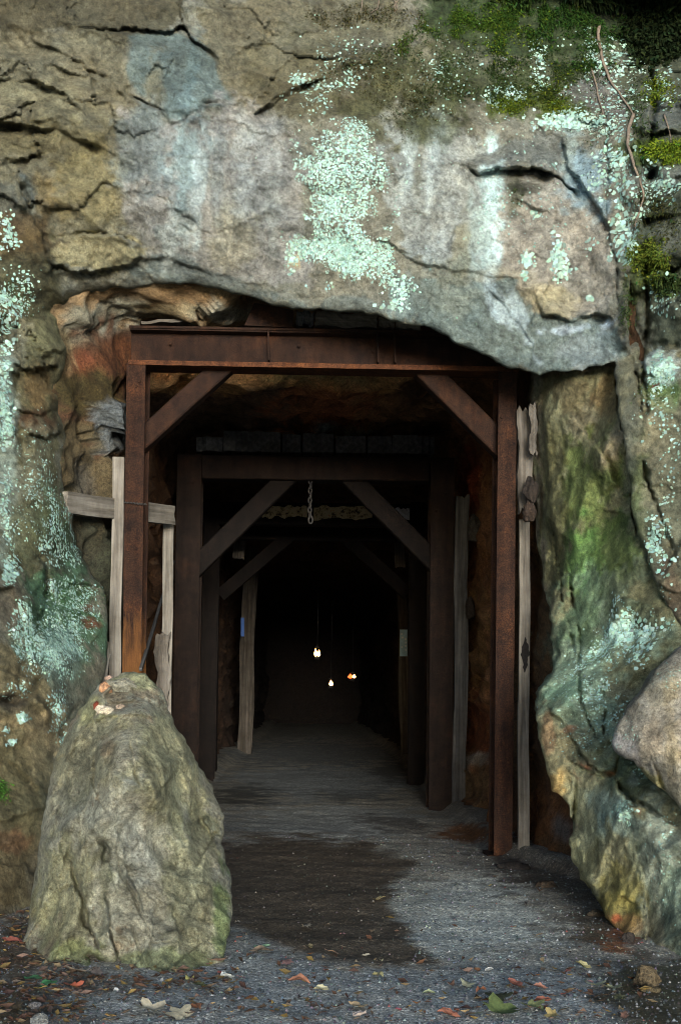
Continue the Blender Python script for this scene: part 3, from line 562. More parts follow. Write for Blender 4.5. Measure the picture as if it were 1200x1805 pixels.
    far_shade = sstep(18, 30, P[:, 1] + 2 * fbm(P, .6, 3, 570))[:, None]; col = col * (1 - far_shade) + lin((38, 31, 26)) * far_shade  # darkness of the far tunnel painted into wall and end colours
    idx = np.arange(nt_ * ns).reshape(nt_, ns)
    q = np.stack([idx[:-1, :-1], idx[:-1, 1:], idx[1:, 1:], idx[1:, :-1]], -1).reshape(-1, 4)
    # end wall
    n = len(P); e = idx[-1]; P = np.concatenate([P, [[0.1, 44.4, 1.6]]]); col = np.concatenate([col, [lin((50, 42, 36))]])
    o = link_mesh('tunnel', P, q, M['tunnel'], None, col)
    tag(o, 'iron-stained rock walls and roof of the dark tunnel', kind='structure')
    eb = [tuple([int(e[i + 1]), int(e[i]), n]) for i in range(ns - 1)]
    bw = link_mesh('tunnel_end', P[list(e) + [n]], [(i + 1, i, ns) for i in range(ns - 1)] + [(0, ns - 1, ns)], M['tunnel'], None, col[list(e) + [n]]); tag(bw, 'rock wall closing the far end of the tunnel', kind='structure')
    return P, px, py
TUBE = tube()

# ------------------------------------------------------------------ ground
def floor_h(X, Y):
    P = np.stack([X, Y, 0 * X], -1)
    h = .022 * fbm(P, .8, 3, 600) + .010 * fbm(P, 4, 3, 610) + .005 * fbm(P, 18, 3, 620)
    xr = itp(Y, WR) - .10; xl = itp(Y, WL) + .12
    h = h + .10 * sstep(.16, 0, xr - X) * sstep(6, 7, Y) + .10 * sstep(.25, 0, X - xl) * sstep(8, 9, Y)
    h += .015 * np.exp(-((X - 1.40) / .22) ** 2 - ((Y - 9.75) / .25) ** 2)
    return h
def ground():
    xs = axis(-400, -2.7, 3.3, 400, .02); 
    ys = [3.6]
    while ys[-1] < 46: ys.append(ys[-1] * 1.0052)
    lo = [3.6]; s = .03
    while lo[-1] > -400: s *= 1.22; lo.append(lo[-1] - s)
    ys = np.array(lo[:0:-1] + ys + [60, 120, 400.])
    X, Y = np.meshgrid(xs, ys); X, Y = X.ravel(), Y.ravel()
    dry = 1
    near = (np.abs(X) < 6) & (Y > 2) & (Y < 46)
    Z = np.zeros_like(X); Z[near] = floor_h(X[near], Y[near])
    P = np.stack([X, Y, Z], -1); px = np.full(X.shape, -999.); py = np.full(X.shape, 9999.); f = Y > 1
    px[f], py[f] = PIX(P[f])
    col = np.tile(lin((136, 142, 145)), (len(X), 1))
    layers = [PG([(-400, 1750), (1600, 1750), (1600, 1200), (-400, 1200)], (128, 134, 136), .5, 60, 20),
              E(860, 1610, 190, 70, (164, 172, 171), .85, 0, .5, .2), E(700, 1560, 60, 60, (124, 126, 118), .5), E(560, 1450, 190, 30, (120, 128, 132), .8, 0, .5, .25), E(560, 1380, 170, 30, (112, 120, 126), .9, 0, .5, .25), E(560, 1330, 170, 22, (82, 90, 96), .8), E(420, 1400, 60, 14, (44, 48, 48), .7), E(620, 1405, 60, 8, (56, 60, 60), .6), E(690, 1360, 30, 16, (58, 60, 60), .7),  # inner floor tones darken with depth, standing in for fading light
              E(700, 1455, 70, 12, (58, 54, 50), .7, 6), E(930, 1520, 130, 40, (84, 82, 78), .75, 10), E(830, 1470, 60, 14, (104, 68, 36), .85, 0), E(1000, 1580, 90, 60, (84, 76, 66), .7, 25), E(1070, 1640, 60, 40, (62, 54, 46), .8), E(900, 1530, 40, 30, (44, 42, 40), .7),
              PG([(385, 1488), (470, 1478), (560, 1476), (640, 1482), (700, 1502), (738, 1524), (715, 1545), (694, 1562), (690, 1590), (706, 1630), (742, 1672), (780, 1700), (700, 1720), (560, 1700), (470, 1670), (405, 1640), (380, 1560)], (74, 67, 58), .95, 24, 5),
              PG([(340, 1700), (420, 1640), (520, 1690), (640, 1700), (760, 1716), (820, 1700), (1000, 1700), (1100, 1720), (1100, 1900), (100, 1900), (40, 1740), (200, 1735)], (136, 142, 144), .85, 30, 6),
              E(1082, 1668, 36, 13, (112, 70, 44), .85, 8, .5, .2), E(1100, 1650, 30, 14, (118, 68, 42), .6), E(1150, 1760, 90, 60, (30, 30, 26), .9, 0, .5), E(1190, 1780, 80, 80, (24, 24, 20), .8), E(1130, 1690, 30, 20, (52, 42, 34), .7), E(30, 1780, 110, 40, (40, 38, 34), .8), E(20, 1690, 60, 60, (56, 44, 34), .8), E(150, 1730, 80, 14, (58, 54, 46), .6)]  # corner darkness at the lower right painted into the ground colour
    neutral = np.array([1.36, 1.28, 1.14])
    v = f & (np.abs(X) < 6) & (Y < 47)
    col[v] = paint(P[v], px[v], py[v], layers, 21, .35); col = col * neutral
    nx, ny = len(xs), len(ys); idx = np.arange(nx * ny).reshape(ny, nx)
    q = np.stack([idx[:-1, :-1], idx[:-1, 1:], idx[1:, 1:], idx[1:, :-1]], -1).reshape(-1, 4)
    m, nt, b = nodes_of('gravel'); geo = nd(nt, 'ShaderNodeNewGeometry'); pos = geo.outputs['Position']; at = nd(nt, 'ShaderNodeAttribute', attribute_name='col')
    def vor(sc):
        n = nd(nt, 'ShaderNodeTexVoronoi'); n.inputs['Scale'].default_value = sc; nt.links.new(pos, n.inputs['Vector']); return n
    va, vb = vor(75), vor(150); n1 = noise_node(nt, pos, 6, 6, .65)
    sa = nd(nt, 'ShaderNodeSeparateColor'); nt.links.new(va.outputs['Color'], sa.inputs[0]); sb = nd(nt, 'ShaderNodeSeparateColor'); nt.links.new(vb.outputs['Color'], sb.inputs[0])
    ca = ramp(nt, sa.outputs[0], [(0, (.35, .36, .37)), (.5, (.8, .82, .84)), (.85, (1.3, 1.32, 1.33)), (1, (2.4, 2.4, 2.3))]); cb = ramp(nt, sb.outputs[1], [(0, (.4, .4, .4)), (.6, (1, .98, .96)), (.93, (1.5, 1.5, 1.5)), (1, (3.0, 2.8, 2.7))])
    c = mixc(nt, .6, at.outputs['Color'], mixc(nt, 1, at.outputs['Color'], ca.outputs[0], 'MULTIPLY')); c = mixc(nt, .65, c, mixc(nt, 1, c, cb.outputs[0], 'MULTIPLY'))
    nn = ramp(nt, n1.outputs[0], [(.3, (.7, .7, .7)), (.7, (1.25, 1.25, 1.25))]); c = mixc(nt, .7, c, mixc(nt, 1, c, nn.outputs[0], 'MULTIPLY'))
    nt.links.new(c, b.inputs['Base Color']); bw_ = nd(nt, 'ShaderNodeRGBToBW'); nt.links.new(at.outputs['Color'], bw_.inputs[0]); rr_ = ramp(nt, bw_.outputs[0], [(.03, (.42, .42, .42)), (.14, (.8, .8, .8))]); nt.links.new(rr_.outputs[0], b.inputs['Roughness']); b.inputs['Specular IOR Level'].default_value = .35
    bump(nt, b, [(va.outputs['Distance'], .4, -.006), (vb.outputs['Distance'], .4, -.003)])
    o = link_mesh('ground', P, q, m, None, col); tag(o, 'dark grey gravel path with a wet patch leading into the tunnel', kind='structure')
    return m
M['gravel'] = ground()

# ------------------------------------------------------------------ free rocks
def simple_relief(amp, lines, seed):
    def f(px, py, P, dist):
        Q = P + .12 * np.stack([fbm(P, 3, 3, 700 + seed + i) for i in (0, 1, 2)], -1)
        f1, f2, cid, fac = worley(Q, 2.6, 51 + seed); B = np.array([[.85, 0, .5], [0, 1, 0], [-.5, 0, .85]])
        Qc = P @ B + .010 * np.stack([fbm(P, 14, 3, 705 + seed + i) for i in (0, 1, 2)], -1)
        st_ = P @ np.array([.45, 0, .89]) * 5.5 + 1.2 * fbm(P, 1.8, 3, 760 + seed); ter = (np.floor(st_) + sstep(.80, 1.0, st_ - np.floor(st_)) - st_) / 5.5
        rel = amp * (.16 * ter * (.4 + .6 * (fbm(P, 1.3, 2, 770 + seed) > 0)) - .07 * fbm(P, 1.5, 3, 710 + seed) - .015 * fac - 1.25 * chip(Qc * np.array([1.25, 1, .8]), 2.6, 551 + seed) - 1.05 * chip(Qc, 6.5, 561 + seed) - .9 * chip(Qc, 17, 571 + seed) - .010 * fbm(P, 14, 5, 730 + seed, .62) - .004 * fbm(P, 60, 2, 740 + seed, .6))
        return rel + ledges(px, py, P, lines, 10 + seed)
    return f
sl_poly = rough_poly([(942, 606), (936, 660), (936, 740), (938, 840), (944, 940), (958, 1040), (974, 1100), (975, 1150), (970, 1190), (950, 1215), (944, 1245), (952, 1310), (972, 1395), (1004, 1420), (1010, 1455), (1002, 1480), (1006, 1515), (1022, 1550), (1045, 1575), (1062, 1600), (1078, 1630), (1110, 1655), (1135, 1690), (1160, 1740), (1180, 1830), (1500, 1900), (1500, 1000), (1300, 1000), (1215, 960), (1180, 800), (1140, 612)], 5, 8)
sd = tps([(938, 612, 9.75), (936, 740, 9.74), (940, 900, 9.7), (962, 1040, 9.2), (970, 612, 9.35), (966, 740, 9.3), (972, 900, 9.15), (985, 1040, 8.85), (985, 1100, 8.6), (1000, 690, 9.1), (1050, 650, 8.85), (1050, 760, 8.75), (1010, 900, 8.85), (1060, 900, 8.55), (1100, 760, 8.42), (1110, 860, 8.34), (1130, 960, 8.18), (1040, 1020, 8.5), (1120, 1060, 8.05), (1190, 1090, 7.82), (1180, 800, 8.35), (1215, 960, 8.0), (1300, 1000, 7.9), (1160, 612, 8.7),
 (950, 1240, 8.1), (1060, 1130, 8.2), (1150, 1150, 7.8), (1230, 1160, 7.6), (1000, 1300, 7.8), (1080, 1250, 7.75), (1150, 1300, 7.4), (1010, 1420, 7.55), (1010, 1500, 7.5), (1080, 1430, 7.1), (1060, 1550, 7.15), (1120, 1600, 6.75), (1140, 1500, 6.8), (1190, 1600, 6.45), (1190, 1700, 6.2), (1130, 1690, 6.4), (1180, 1830, 5.85), (1200, 1450, 6.75), (1400, 1500, 6.3), (1400, 1800, 5.7), (1400, 1200, 6.9)])
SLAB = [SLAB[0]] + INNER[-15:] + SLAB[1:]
slab, SL = sheet('rock_slab', sl_poly, sd, 2.6, simple_relief(.9, [
    ('crack', [(1000, 990), (1008, 1060), (1022, 1120), (1020, 1180), (1024, 1240), (1040, 1275), (1055, 1310)], 0.108, 2.2), ('crack', [(965, 920), (982, 1000), (990, 1060), (1006, 1110), (1012, 1160)], 0.090, 2.2), ('crack', [(1062, 1190), (1066, 1250), (1060, 1280), (1068, 1305), (1085, 1325)], 0.126, 2.6), ('ledge', [(960, 1240), (985, 1265), (1010, 1300), (1030, 1340), (1045, 1362), (1085, 1364)], .07, 24), ('crack', [(1030, 1345), (1050, 1362), (1085, 1366), (1090, 1330)], 0.126, 3),
    ('crack', [(1014, 1380), (1012, 1410), (1008, 1440), (1004, 1470)], 0.216, 3.2), ('ledge', [(1014, 1380), (1010, 1420), (1002, 1470)], -.09, 30), ('ledge', [(1085, 1370), (1095, 1400), (1130, 1420), (1200, 1460)], -.10, 36), ('crack', [(1085, 1370), (1100, 1402), (1140, 1424), (1200, 1462)], 0.126, 4),
    ('ledge', [(1110, 1480), (1130, 1540), (1140, 1600), (1146, 1680)], -.07, 22), ('crack', [(1120, 1520), (1132, 1580), (1142, 1640), (1148, 1700)], 0.090, 3), ('ledge', [(1010, 715), (1030, 760), (1060, 800), (1075, 840), (1090, 860)], -.08, 34), ('crack', [(1088, 650), (1092, 720), (1105, 790), (1122, 840), (1112, 900), (1130, 960)], 0.180, 3.5), ('ledge', [(945, 1230), (975, 1190), (985, 1120)], -.05, 20)], 2), SLAB, M['rock'], 31, .07, flange=1.0)
tag(slab, 'tall green-stained rock slab forming the right side from the overhang down to the path', 'rock')
kn_poly = rough_poly([(1078, 1310), (1084, 1285), (1098, 1262), (1112, 1240), (1140, 1205), (1170, 1165), (1200, 1140), (1300, 1090), (1430, 1120), (1430, 1500), (1300, 1500), (1215, 1440), (1195, 1420), (1165, 1390), (1140, 1370), (1115, 1340), (1090, 1328)], 3, 9)
kd = tps([(1080, 1300, 6.72), (1140, 1205, 6.75), (1200, 1140, 6.8), (1150, 1300, 6.52), (1200, 1300, 6.42), (1200, 1420, 6.45), (1300, 1300, 6.3), (1430, 1300, 6.35), (1300, 1100, 6.65), (1300, 1500, 6.35)])
knob, KN = sheet('rock', kn_poly, kd, 2.6, simple_relief(.6, [('crack', [(1152, 1350), (1160, 1375), (1175, 1400), (1200, 1425)], .10, 3.5), ('ledge', [(1152, 1350), (1162, 1378), (1178, 1402), (1205, 1430)], -.05, 20)], 5), KNOB, M['boulder'], 33, .12, flange=.8)
tag(knob, 'pale tan rounded rock jutting over the green slab at the right edge', 'rock')
st_poly = rough_poly([(20, 1790), (36, 1712), (40, 1660), (52, 1600), (66, 1520), (76, 1440), (88, 1375), (104, 1320), (122, 1280), (142, 1248), (162, 1222), (184, 1202), (208, 1192), (236, 1184), (256, 1186), (272, 1204), (292, 1232), (306, 1268), (322, 1296), (338, 1326), (350, 1352), (364, 1372), (376, 1398), (390, 1428), (394, 1456), (390, 1488), (398, 1524), (408, 1560), (410, 1598), (406, 1640), (398, 1672), (392, 1720), (396, 1800), (220, 1830)], 4, 11)
bd = tps([(36, 1712, 5.98), (120, 1720, 5.76), (220, 1722, 5.72), (330, 1712, 5.76), (400, 1660, 5.98), (220, 1800, 5.58), (60, 1550, 6.2), (150, 1550, 5.86), (240, 1550, 5.76), (390, 1500, 6.3), (100, 1350, 6.4), (170, 1350, 6.08), (230, 1350, 5.92), (300, 1350, 6.16), (360, 1380, 6.4), (150, 1250, 6.4), (240, 1190, 6.45), (240, 1250, 6.15), (310, 1280, 6.35)])
STAND_LINES = [('crack', [(168, 1318), (164, 1370), (172, 1410), (190, 1440), (200, 1470)], 0.075, 3.5), ('ledge', [(166, 1320), (164, 1370), (172, 1410), (192, 1440), (215, 1500), (226, 1550), (250, 1590), (262, 1650)], -.035, 22),
 ('crack', [(120, 1490), (128, 1530), (140, 1560), (150, 1590), (154, 1630), (168, 1655), (176, 1680)], 0.135, 4), ('ledge', [(120, 1490), (128, 1530), (142, 1560), (152, 1600), (156, 1632), (176, 1680)], .05, 18), ('crack', [(180, 1535), (186, 1580), (190, 1620), (196, 1655), (206, 1690), (208, 1724)], 0.120, 3.5),
 ('ledge', [(180, 1500), (186, 1580), (192, 1640), (206, 1700)], -.04, 16), ('crack', [(232, 1310), (238, 1350), (246, 1390)], 0.060, 2.5), ('crack', [(200, 1500), (216, 1550), (240, 1590), (255, 1620), (272, 1665)], 0.068, 2.5), ('crack', [(255, 1724), (258, 1690), (268, 1665), (300, 1660)], 0.075, 3), ('crack', [(232, 1630), (246, 1680), (254, 1720)], 0.060, 2.5), ('crack', [(208, 1695), (228, 1694), (238, 1686)], 0.045, 2),
 ('crack', [(175, 1480), (188, 1500), (186, 1524)], 0.150, 9), ('crack', [(100, 1570), (120, 1566), (138, 1556)], 0.053, 2.5), ('ledge', [(355, 1440), (370, 1475), (392, 1462)], .06, 16), ('crack', [(362, 1455), (370, 1476), (386, 1466)], 0.075, 3), ('ledge', [(150, 1270), (230, 1262), (300, 1275)], .03, 30), ('ledge', [(170, 1225), (200, 1238), (240, 1230)], .03, 18),
 ('crack', [(160, 1690), (172, 1700), (184, 1720)], 0.330, 11), ('ledge', [(365, 1545), (370, 1590), (360, 1630)], .03, 18), ('ledge', [(300, 1590), (316, 1640), (318, 1690)], -.035, 20)]
stand, ST = sheet('boulder', st_poly, lambda x, y: bd(x, y) - .02 - .07 * sstep(1560, 1700, y), 2.2, simple_relief(1.15, STAND_LINES, 9), STAND, M['boulder'], 35, .11, back=lambda x, y, dd: .34 + .42 * sstep(0, 110, dd) + .25 * sstep(1200, 1700, y))
tag(stand, 'tall upright grey-green boulder cracked at its foot, standing left of the path', 'boulder')

# small stones, all sides
def stone(name, loc, size, seed, col, mat, label, cat='stone', group=None, rot=0, n=20, flat=1.0):
    th = np.linspace(0, 2 * math.pi, n * 2, endpoint=False); ph = np.linspace(0, math.pi, n)
    TH, PH = np.meshgrid(th, ph); U = np.stack([np.cos(TH) * np.sin(PH), np.sin(TH) * np.sin(PH), np.cos(PH)], -1).reshape(-1, 3)
    o = np.array([seed * 3.1, seed * 1.7, seed * .9]); f1, f2, c, fac = worley(U * 1.2 + o, 1.0, 80 + seed)
    r = 1 + .22 * fbm(U + o, 1.1, 3, 800 + seed) + .14 * fac + .8 * chip(U + o, 1.8, 850 + seed) + .05 * fbm(U + o, 5, 3, 810 + seed)
    V = U * r[:, None] * np.array(size) * .5; V[:, 2] = np.maximum(V[:, 2], -size[2] * .35)
    a = R(rot); V = np.stack([V[:, 0] * math.cos(a) - V[:, 1] * math.sin(a), V[:, 0] * math.sin(a) + V[:, 1] * math.cos(a), V[:, 2]], -1)
    nt2 = n * 2; idx = np.arange(n * nt2).reshape(n, nt2); nx = np.roll(idx, -1, 1)
    q = np.stack([idx[:-1], idx[1:], nx[1:], nx[:-1]], -1).reshape(-1, 4)
    cc = lin(col) * (1 + .35 * fbm(U + o, 2.5, 4, 820 + seed))[:, None]
    ob = link_mesh(name, V, q, mat, None, np.clip(cc, .01, .9), loc=loc)
    return tag(ob, label, cat, group)
TOP = lambda x, y: None
def on(SH, x, y):
    px, py, D, P = SH; k = np.argmin((px - x) ** 2 + (py - y) ** 2); return Vector(P[k].tolist())
for (x, y, w, h, col, lab, rot, sd_) in [
    (214, 1212, 50, 26, (150, 146, 128), 'flat grey-tan stone lying on the very top of the upright boulder', 10, 1), (186, 1218, 22, 22, (186, 142, 108), 'small orange-tan stone beside the flat stone on top of the boulder', 40, 2),
    (192, 1198, 16, 9, (190, 160, 142), 'tiny pinkish chip at the back of the boulder top, by the pale boards', 0, 3), (183, 1256, 34, 17, (214, 200, 176), 'cream stone with a white face resting on the boulder shoulder', -14, 4),
    (169, 1250, 14, 18, (128, 62, 42), 'rusty red stone chip leaning on the cream stone on the boulder', 20, 5), (211, 1250, 18, 11, (178, 156, 134), 'small pinkish pebble right of the cream stone on the boulder', 8, 6)]:
    p = on(ST, x, y); s = p.y / F
    stone('stone', p + Vector((0, .02, h * s * .12)), (w * s * 1.05, w * s * .8, h * s * 1.2), sd_, col, M['boulder'], lab, rot=rot)
for (x, y, w, h, col, lab, rot, sd_) in [(1140, 1722, 52, 44, (96, 84, 64), 'brown squarish stone at the foot of the green slab on the right', 10, 11), (1108, 1652, 22, 22, (60, 54, 50), 'dark stone tucked under the nose of the green slab', 30, 12),
     (70, 1798, 34, 30, (120, 120, 116), 'rounded grey stone in the gravel at the lower left corner', 0, 13), (62, 1772, 26, 14, (122, 118, 116), 'small pale grey stone in front of the boulder foot, lower left', 20, 14), (205, 1745, 11, 9, (200, 200, 196), 'small white pebble in the gravel before the boulder', 0, 15), (1148, 1744, 40, 16, (88, 78, 58), 'flat brown stone in front of the squarish stone, lower right', 15, 16),
     (905, 1528, 60, 20, (46, 42, 40), 'low dark stone packed at the base of the front right post', 0, 18), (965, 1560, 40, 18, (74, 62, 50), 'brown stone half buried by the right wall behind the slab', 12, 19), (1050, 1610, 30, 16, (84, 74, 60), 'brownish stone in the dirt by the slab edge', 0, 20)]:
    if sd_ == 17: p = P1(x, y, 12.6)
    else: p = G(x, y + h * .35)
    s = p.y / F
    stone('stone', p + Vector((0, 0, h * s * .2)), (w * s, w * s * .8, h * s * 1.15), sd_, col, M['boulder'], lab, rot=rot)

# ------------------------------------------------------------------ steel and timber
def frame_axes(p0, p1, side):
    z = (p1 - p0).normalized(); x = (side - z * side.dot(z)).normalized(); y = z.cross(x); m = Matrix((x, y, z)).transposed().to_4x4(); m.translation = p0; return m, (p1 - p0).length
def extrude(name, p0, p1, side, outline, mat, parent, segs=12, wob=0.0, seed=0, ends=True):
    """closed outline (list of (x,y)) swept from p0 to p1; side gives the outline's x direction"""
    m, L = frame_axes(p0, p1, side); n = len(outline); V = []; Fc = []
    r = random.Random(seed)
    for k in range(segs + 1):
        z = L * k / segs
        for j, (a, b) in enumerate(outline):
            w = wob * (1 if 0 < k < segs else .6); V.append((a + r.uniform(-w, w), b + r.uniform(-w, w), z + (r.uniform(-w, w) * 2 if k in (0, segs) else 0)))
    for k in range(segs):
        for j in range(n):
            j2 = (j + 1) % n; Fc.append((k * n + j, k * n + j2, (k + 1) * n + j2, (k + 1) * n + j))
    if ends: Fc.append(tuple(range(n - 1, -1, -1))); Fc.append(tuple(range(segs * n, segs * n + n)))
    o = link_mesh(name, V, Fc, mat, None, None, smooth=False)
    if parent is not None:
        o.parent = parent; m = m.copy(); m.translation = m.translation - parent.location
    o.matrix_local = m
    return o
def hsec(w, d_, tf, tw):
    a, b, t = w / 2, d_ / 2, tw / 2
    return [(-a, -b), (a, -b), (a, -b + tf), (t, -b + tf), (t, b - tf), (a, b - tf), (a, b), (-a, b), (-a, b - tf), (-t, b - tf), (-t, -b + tf), (-a, -b + tf)]
def rsec(w, d_, n=1, c=.0):
    a, b = w / 2, d_ / 2
    if c: return [(-a + c, -b), (a - c, -b), (a, -b + c), (a, b - c), (a - c, b), (-a + c, b), (-a, b - c), (-a, -b + c)]
    return [(-a, -b), (a, -b), (a, b), (-a, b)]
XA, YA, ZA = Vector((1, 0, 0)), Vector((0, 1, 0)), Vector((0, 0, 1))
def bolt(parent, p, r, mat):
    V = []; Fc = []
    for k in range(8): a = k * math.pi / 4; V.append((r * math.cos(a), 0, r * math.sin(a)))
    for k in range(8): a = k * math.pi / 4; V.append((r * .8 * math.cos(a), -r * .7, r * .8 * math.sin(a)))
    for k in range(8): Fc.append((k, (k + 1) % 8, 8 + (k + 1) % 8, 8 + k))
    Fc.append(tuple(range(8, 16)))
    return link_mesh('bolt', V, Fc, mat, parent, None, False, p - parent.location)

# front frame (rusty rolled steel)
D1 = 9.77
f1 = empty('steel_frame', P1(566, 1510, D1), label='front rusty steel portal frame with riveted crossbeam under the rock lip', cat='steel frame')
def post1(xt, yt, xb, yb, w, dep, mat):
    a = P1(xb, yb, D1); b = P1(xt, yt, D1); a = a + (a - b).normalized() * .06
    off = Vector((0, dep / 2, 0)); return extrude('post', a + off, b + off, XA, hsec(w, dep, .016, .014), mat, f1, 16, .0012, 3)
post1(240, 640, 227, 1530, .135, .30, M['rustgold']); post1(895, 654, 886, 1512, .132, .30, M['rustflange'])
bl, br = P1(228, 609, D1), P1(912, 622, D1)
# web faces the path, flanges lie flat: outline x = forward, y = up
beam_sec = hsec(.22, .265, .016, .013)
bm_ = extrude('crossbeam', bl + YA * .11, br + YA * .11, -YA, beam_sec, M['rust1'], f1, 30, .0012, 4)
# flange plates of the crossbeam, brighter rust below
lo0, lo1 = P1(226, 638.5, D1), P1(914, 651, D1)
pl = extrude('flange_plate', lo0 + YA * .108, lo1 + YA * .108, -YA, rsec(.24, .034), M['rustlip'], f1, 30, .0015, 5)
u0, u1 = P1(228, 576, D1), P1(905, 588, D1); extrude('flange_plate', u0 + YA * .108, u1 + YA * .108, -YA, rsec(.245, .016), M['rust1'], f1, 30, .0015, 6)
for x in (474, 666, 696): extrude('stiffener', P1(x, 632 + (x - 228) * .018, D1 + .02), P1(x - 1, 580 + (x - 228) * .018, D1 + .02), XA, rsec(.012, .07), M['rust1'], f1, 2)
extrude('brace', P1(244, 783, D1 + .205), P1(422, 622, D1 + .205), YA, rsec(.15, .145, c=.01), M['rust1'], f1, 8, .001, 7)
extrude('brace', P1(888, 793, D1 + .205), P1(724, 628, D1 + .205), YA, rsec(.15, .165, c=.01), M['rust1'], f1, 8, .001, 8)
for (x, y) in ((527, 609), (658, 618), (640, 600), (300, 605), (882, 665), (884, 735), (240, 680), (246, 672), (881, 690)): bolt(f1, P1(x, y, D1 + (.065 if 260 < x < 860 else -.004)), .012, M['rust1'])
for i, (x, y) in enumerate(((222, 1500), (884, 1505))):
    extrude('base_plate', P1(x, y + 4, D1 + .15) - ZA * .02, P1(x, y + 4, D1 + .15) + ZA * .02, XA, rsec(.24, .34), M['rust1'], f1, 1)
# second frame (heavier, dull brown)
D2 = 13.7
f2 = empty('steel_frame', P1(555, 1425, D2), label='second frame inside the tunnel, heavy dark brown beams with a chain hanging from it', cat='steel frame')
def mem(par, name, x0, y0, x1, y1, D, w, dep, mat, side=XA, c=.008, seed=1, sec=None, segs=10):
    a, b = P1(x0, y0, D), P1(x1, y1, D); off = Vector((0, dep / 2, 0)); return extrude(name, a + off, b + off, side, sec or rsec(w, dep, c=c), mat, par, segs, .0015, seed)
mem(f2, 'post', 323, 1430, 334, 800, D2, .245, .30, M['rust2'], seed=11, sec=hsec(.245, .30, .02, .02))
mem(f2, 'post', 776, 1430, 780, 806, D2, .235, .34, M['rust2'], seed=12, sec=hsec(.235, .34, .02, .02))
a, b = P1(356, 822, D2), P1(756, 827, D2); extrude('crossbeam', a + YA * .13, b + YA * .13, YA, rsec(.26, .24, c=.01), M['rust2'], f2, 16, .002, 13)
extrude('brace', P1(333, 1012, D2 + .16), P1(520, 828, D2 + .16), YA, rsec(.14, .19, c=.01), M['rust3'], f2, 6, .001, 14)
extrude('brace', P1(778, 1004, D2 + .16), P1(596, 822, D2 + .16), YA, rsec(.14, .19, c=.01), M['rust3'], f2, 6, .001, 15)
for x, y in ((330, 850), (340, 850), (330, 870), (778, 850), (786, 870), (770, 900)): bolt(f2, P1(x, y, D2 - .004), .015, M['rust2'])
# third frame: I-beam with flaking yellow and white paint
D3 = 17.0
f3 = empty('steel_frame', P1(550, 1375, D3), label='third frame whose I-beam web shows flaking yellow and white paint', cat='steel frame')
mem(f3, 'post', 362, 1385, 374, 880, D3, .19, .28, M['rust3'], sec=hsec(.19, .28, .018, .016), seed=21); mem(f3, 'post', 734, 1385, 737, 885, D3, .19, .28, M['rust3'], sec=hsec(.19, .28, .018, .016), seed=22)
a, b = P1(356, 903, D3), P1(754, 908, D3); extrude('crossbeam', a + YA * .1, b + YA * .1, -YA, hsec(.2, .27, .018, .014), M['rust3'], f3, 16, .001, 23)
m, nt, bb = nodes_of('flaking_paint'); gg = nd(nt, 'ShaderNodeNewGeometry'); n_ = noise_node(nt, gg.outputs['Position'], 16, 7, .75); k_ = noise_node(nt, gg.outputs['Position'], 3.0, 3, .6)
yc = ramp(nt, n_.outputs[0], [(.40, (.07, .045, .03)), (.47, (.62, .48, .24)), (.58, (.72, .60, .36)), (.66, (.60, .26, .08))]); nt.links.new(yc.outputs[0], bb.inputs[0]); bb.inputs['Roughness'].default_value = .8
M['flake'] = m; M['flakewhite'] = plain_mat('white_flakes', (.72, .72, .70), .8, .5, 40)
def flakes(x0, x1, y0, y1, mat, seed):
    r = random.Random(seed); V = []; Fc = []; n = 14
    top = [(x0 + (x1 - x0) * k / n, y0 + r.uniform(-2, 3)) for k in range(n + 1)]; bot = [(x0 + (x1 - x0) * k / n, y1 + r.uniform(-4, 2)) for k in range(n + 1)]
    for lay in (0.088, 0.094):
        for k in range(n + 1): V.append(P1(*top[k], D3 + lay)); V.append(P1(*bot[k], D3 + lay))
    m2 = 2 * (n + 1)
    for k in range(n): Fc += [(2 * k, 2 * k + 1, 2 * k + 3, 2 * k + 2), (2 * k, 2 * k + 2, m2 + 2 * k + 2, m2 + 2 * k), (2 * k + 1, m2 + 2 * k + 1, m2 + 2 * k + 3, 2 * k + 3)]
    o = link_mesh('paint_flake', [tuple(v - f3.location) for v in V], Fc, mat, f3, None, False); return o
flakes(462, 541, 892, 913, M['flake'], 1); flakes(553, 656, 892, 916, M['flake'], 2); tag(flakes(668, 722, 895, 916, M['flakewhite'], 3), 'white flaking paint at the right of the beam')
# fourth frame deeper in
D4 = 18.4
f4 = empty('steel_frame', P1(556, 1365, D4), label='fourth dark frame just behind the painted beam, almost lost in shadow', cat='steel frame')
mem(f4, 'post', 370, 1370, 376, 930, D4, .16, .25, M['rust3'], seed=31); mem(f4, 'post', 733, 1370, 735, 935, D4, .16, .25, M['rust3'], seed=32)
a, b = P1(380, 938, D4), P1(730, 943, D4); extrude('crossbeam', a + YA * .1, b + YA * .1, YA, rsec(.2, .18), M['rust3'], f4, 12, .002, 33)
extrude('brace', P1(388, 1050, D4 + .1), P1(510, 945, D4 + .1), YA, rsec(.12, .17), M['rust3'], f4, 4, .001, 34); extrude('brace', P1(720, 1048, D4 + .1), P1(606, 945, D4 + .1), YA, rsec(.12, .17), M['rust3'], f4, 4, .001, 35)
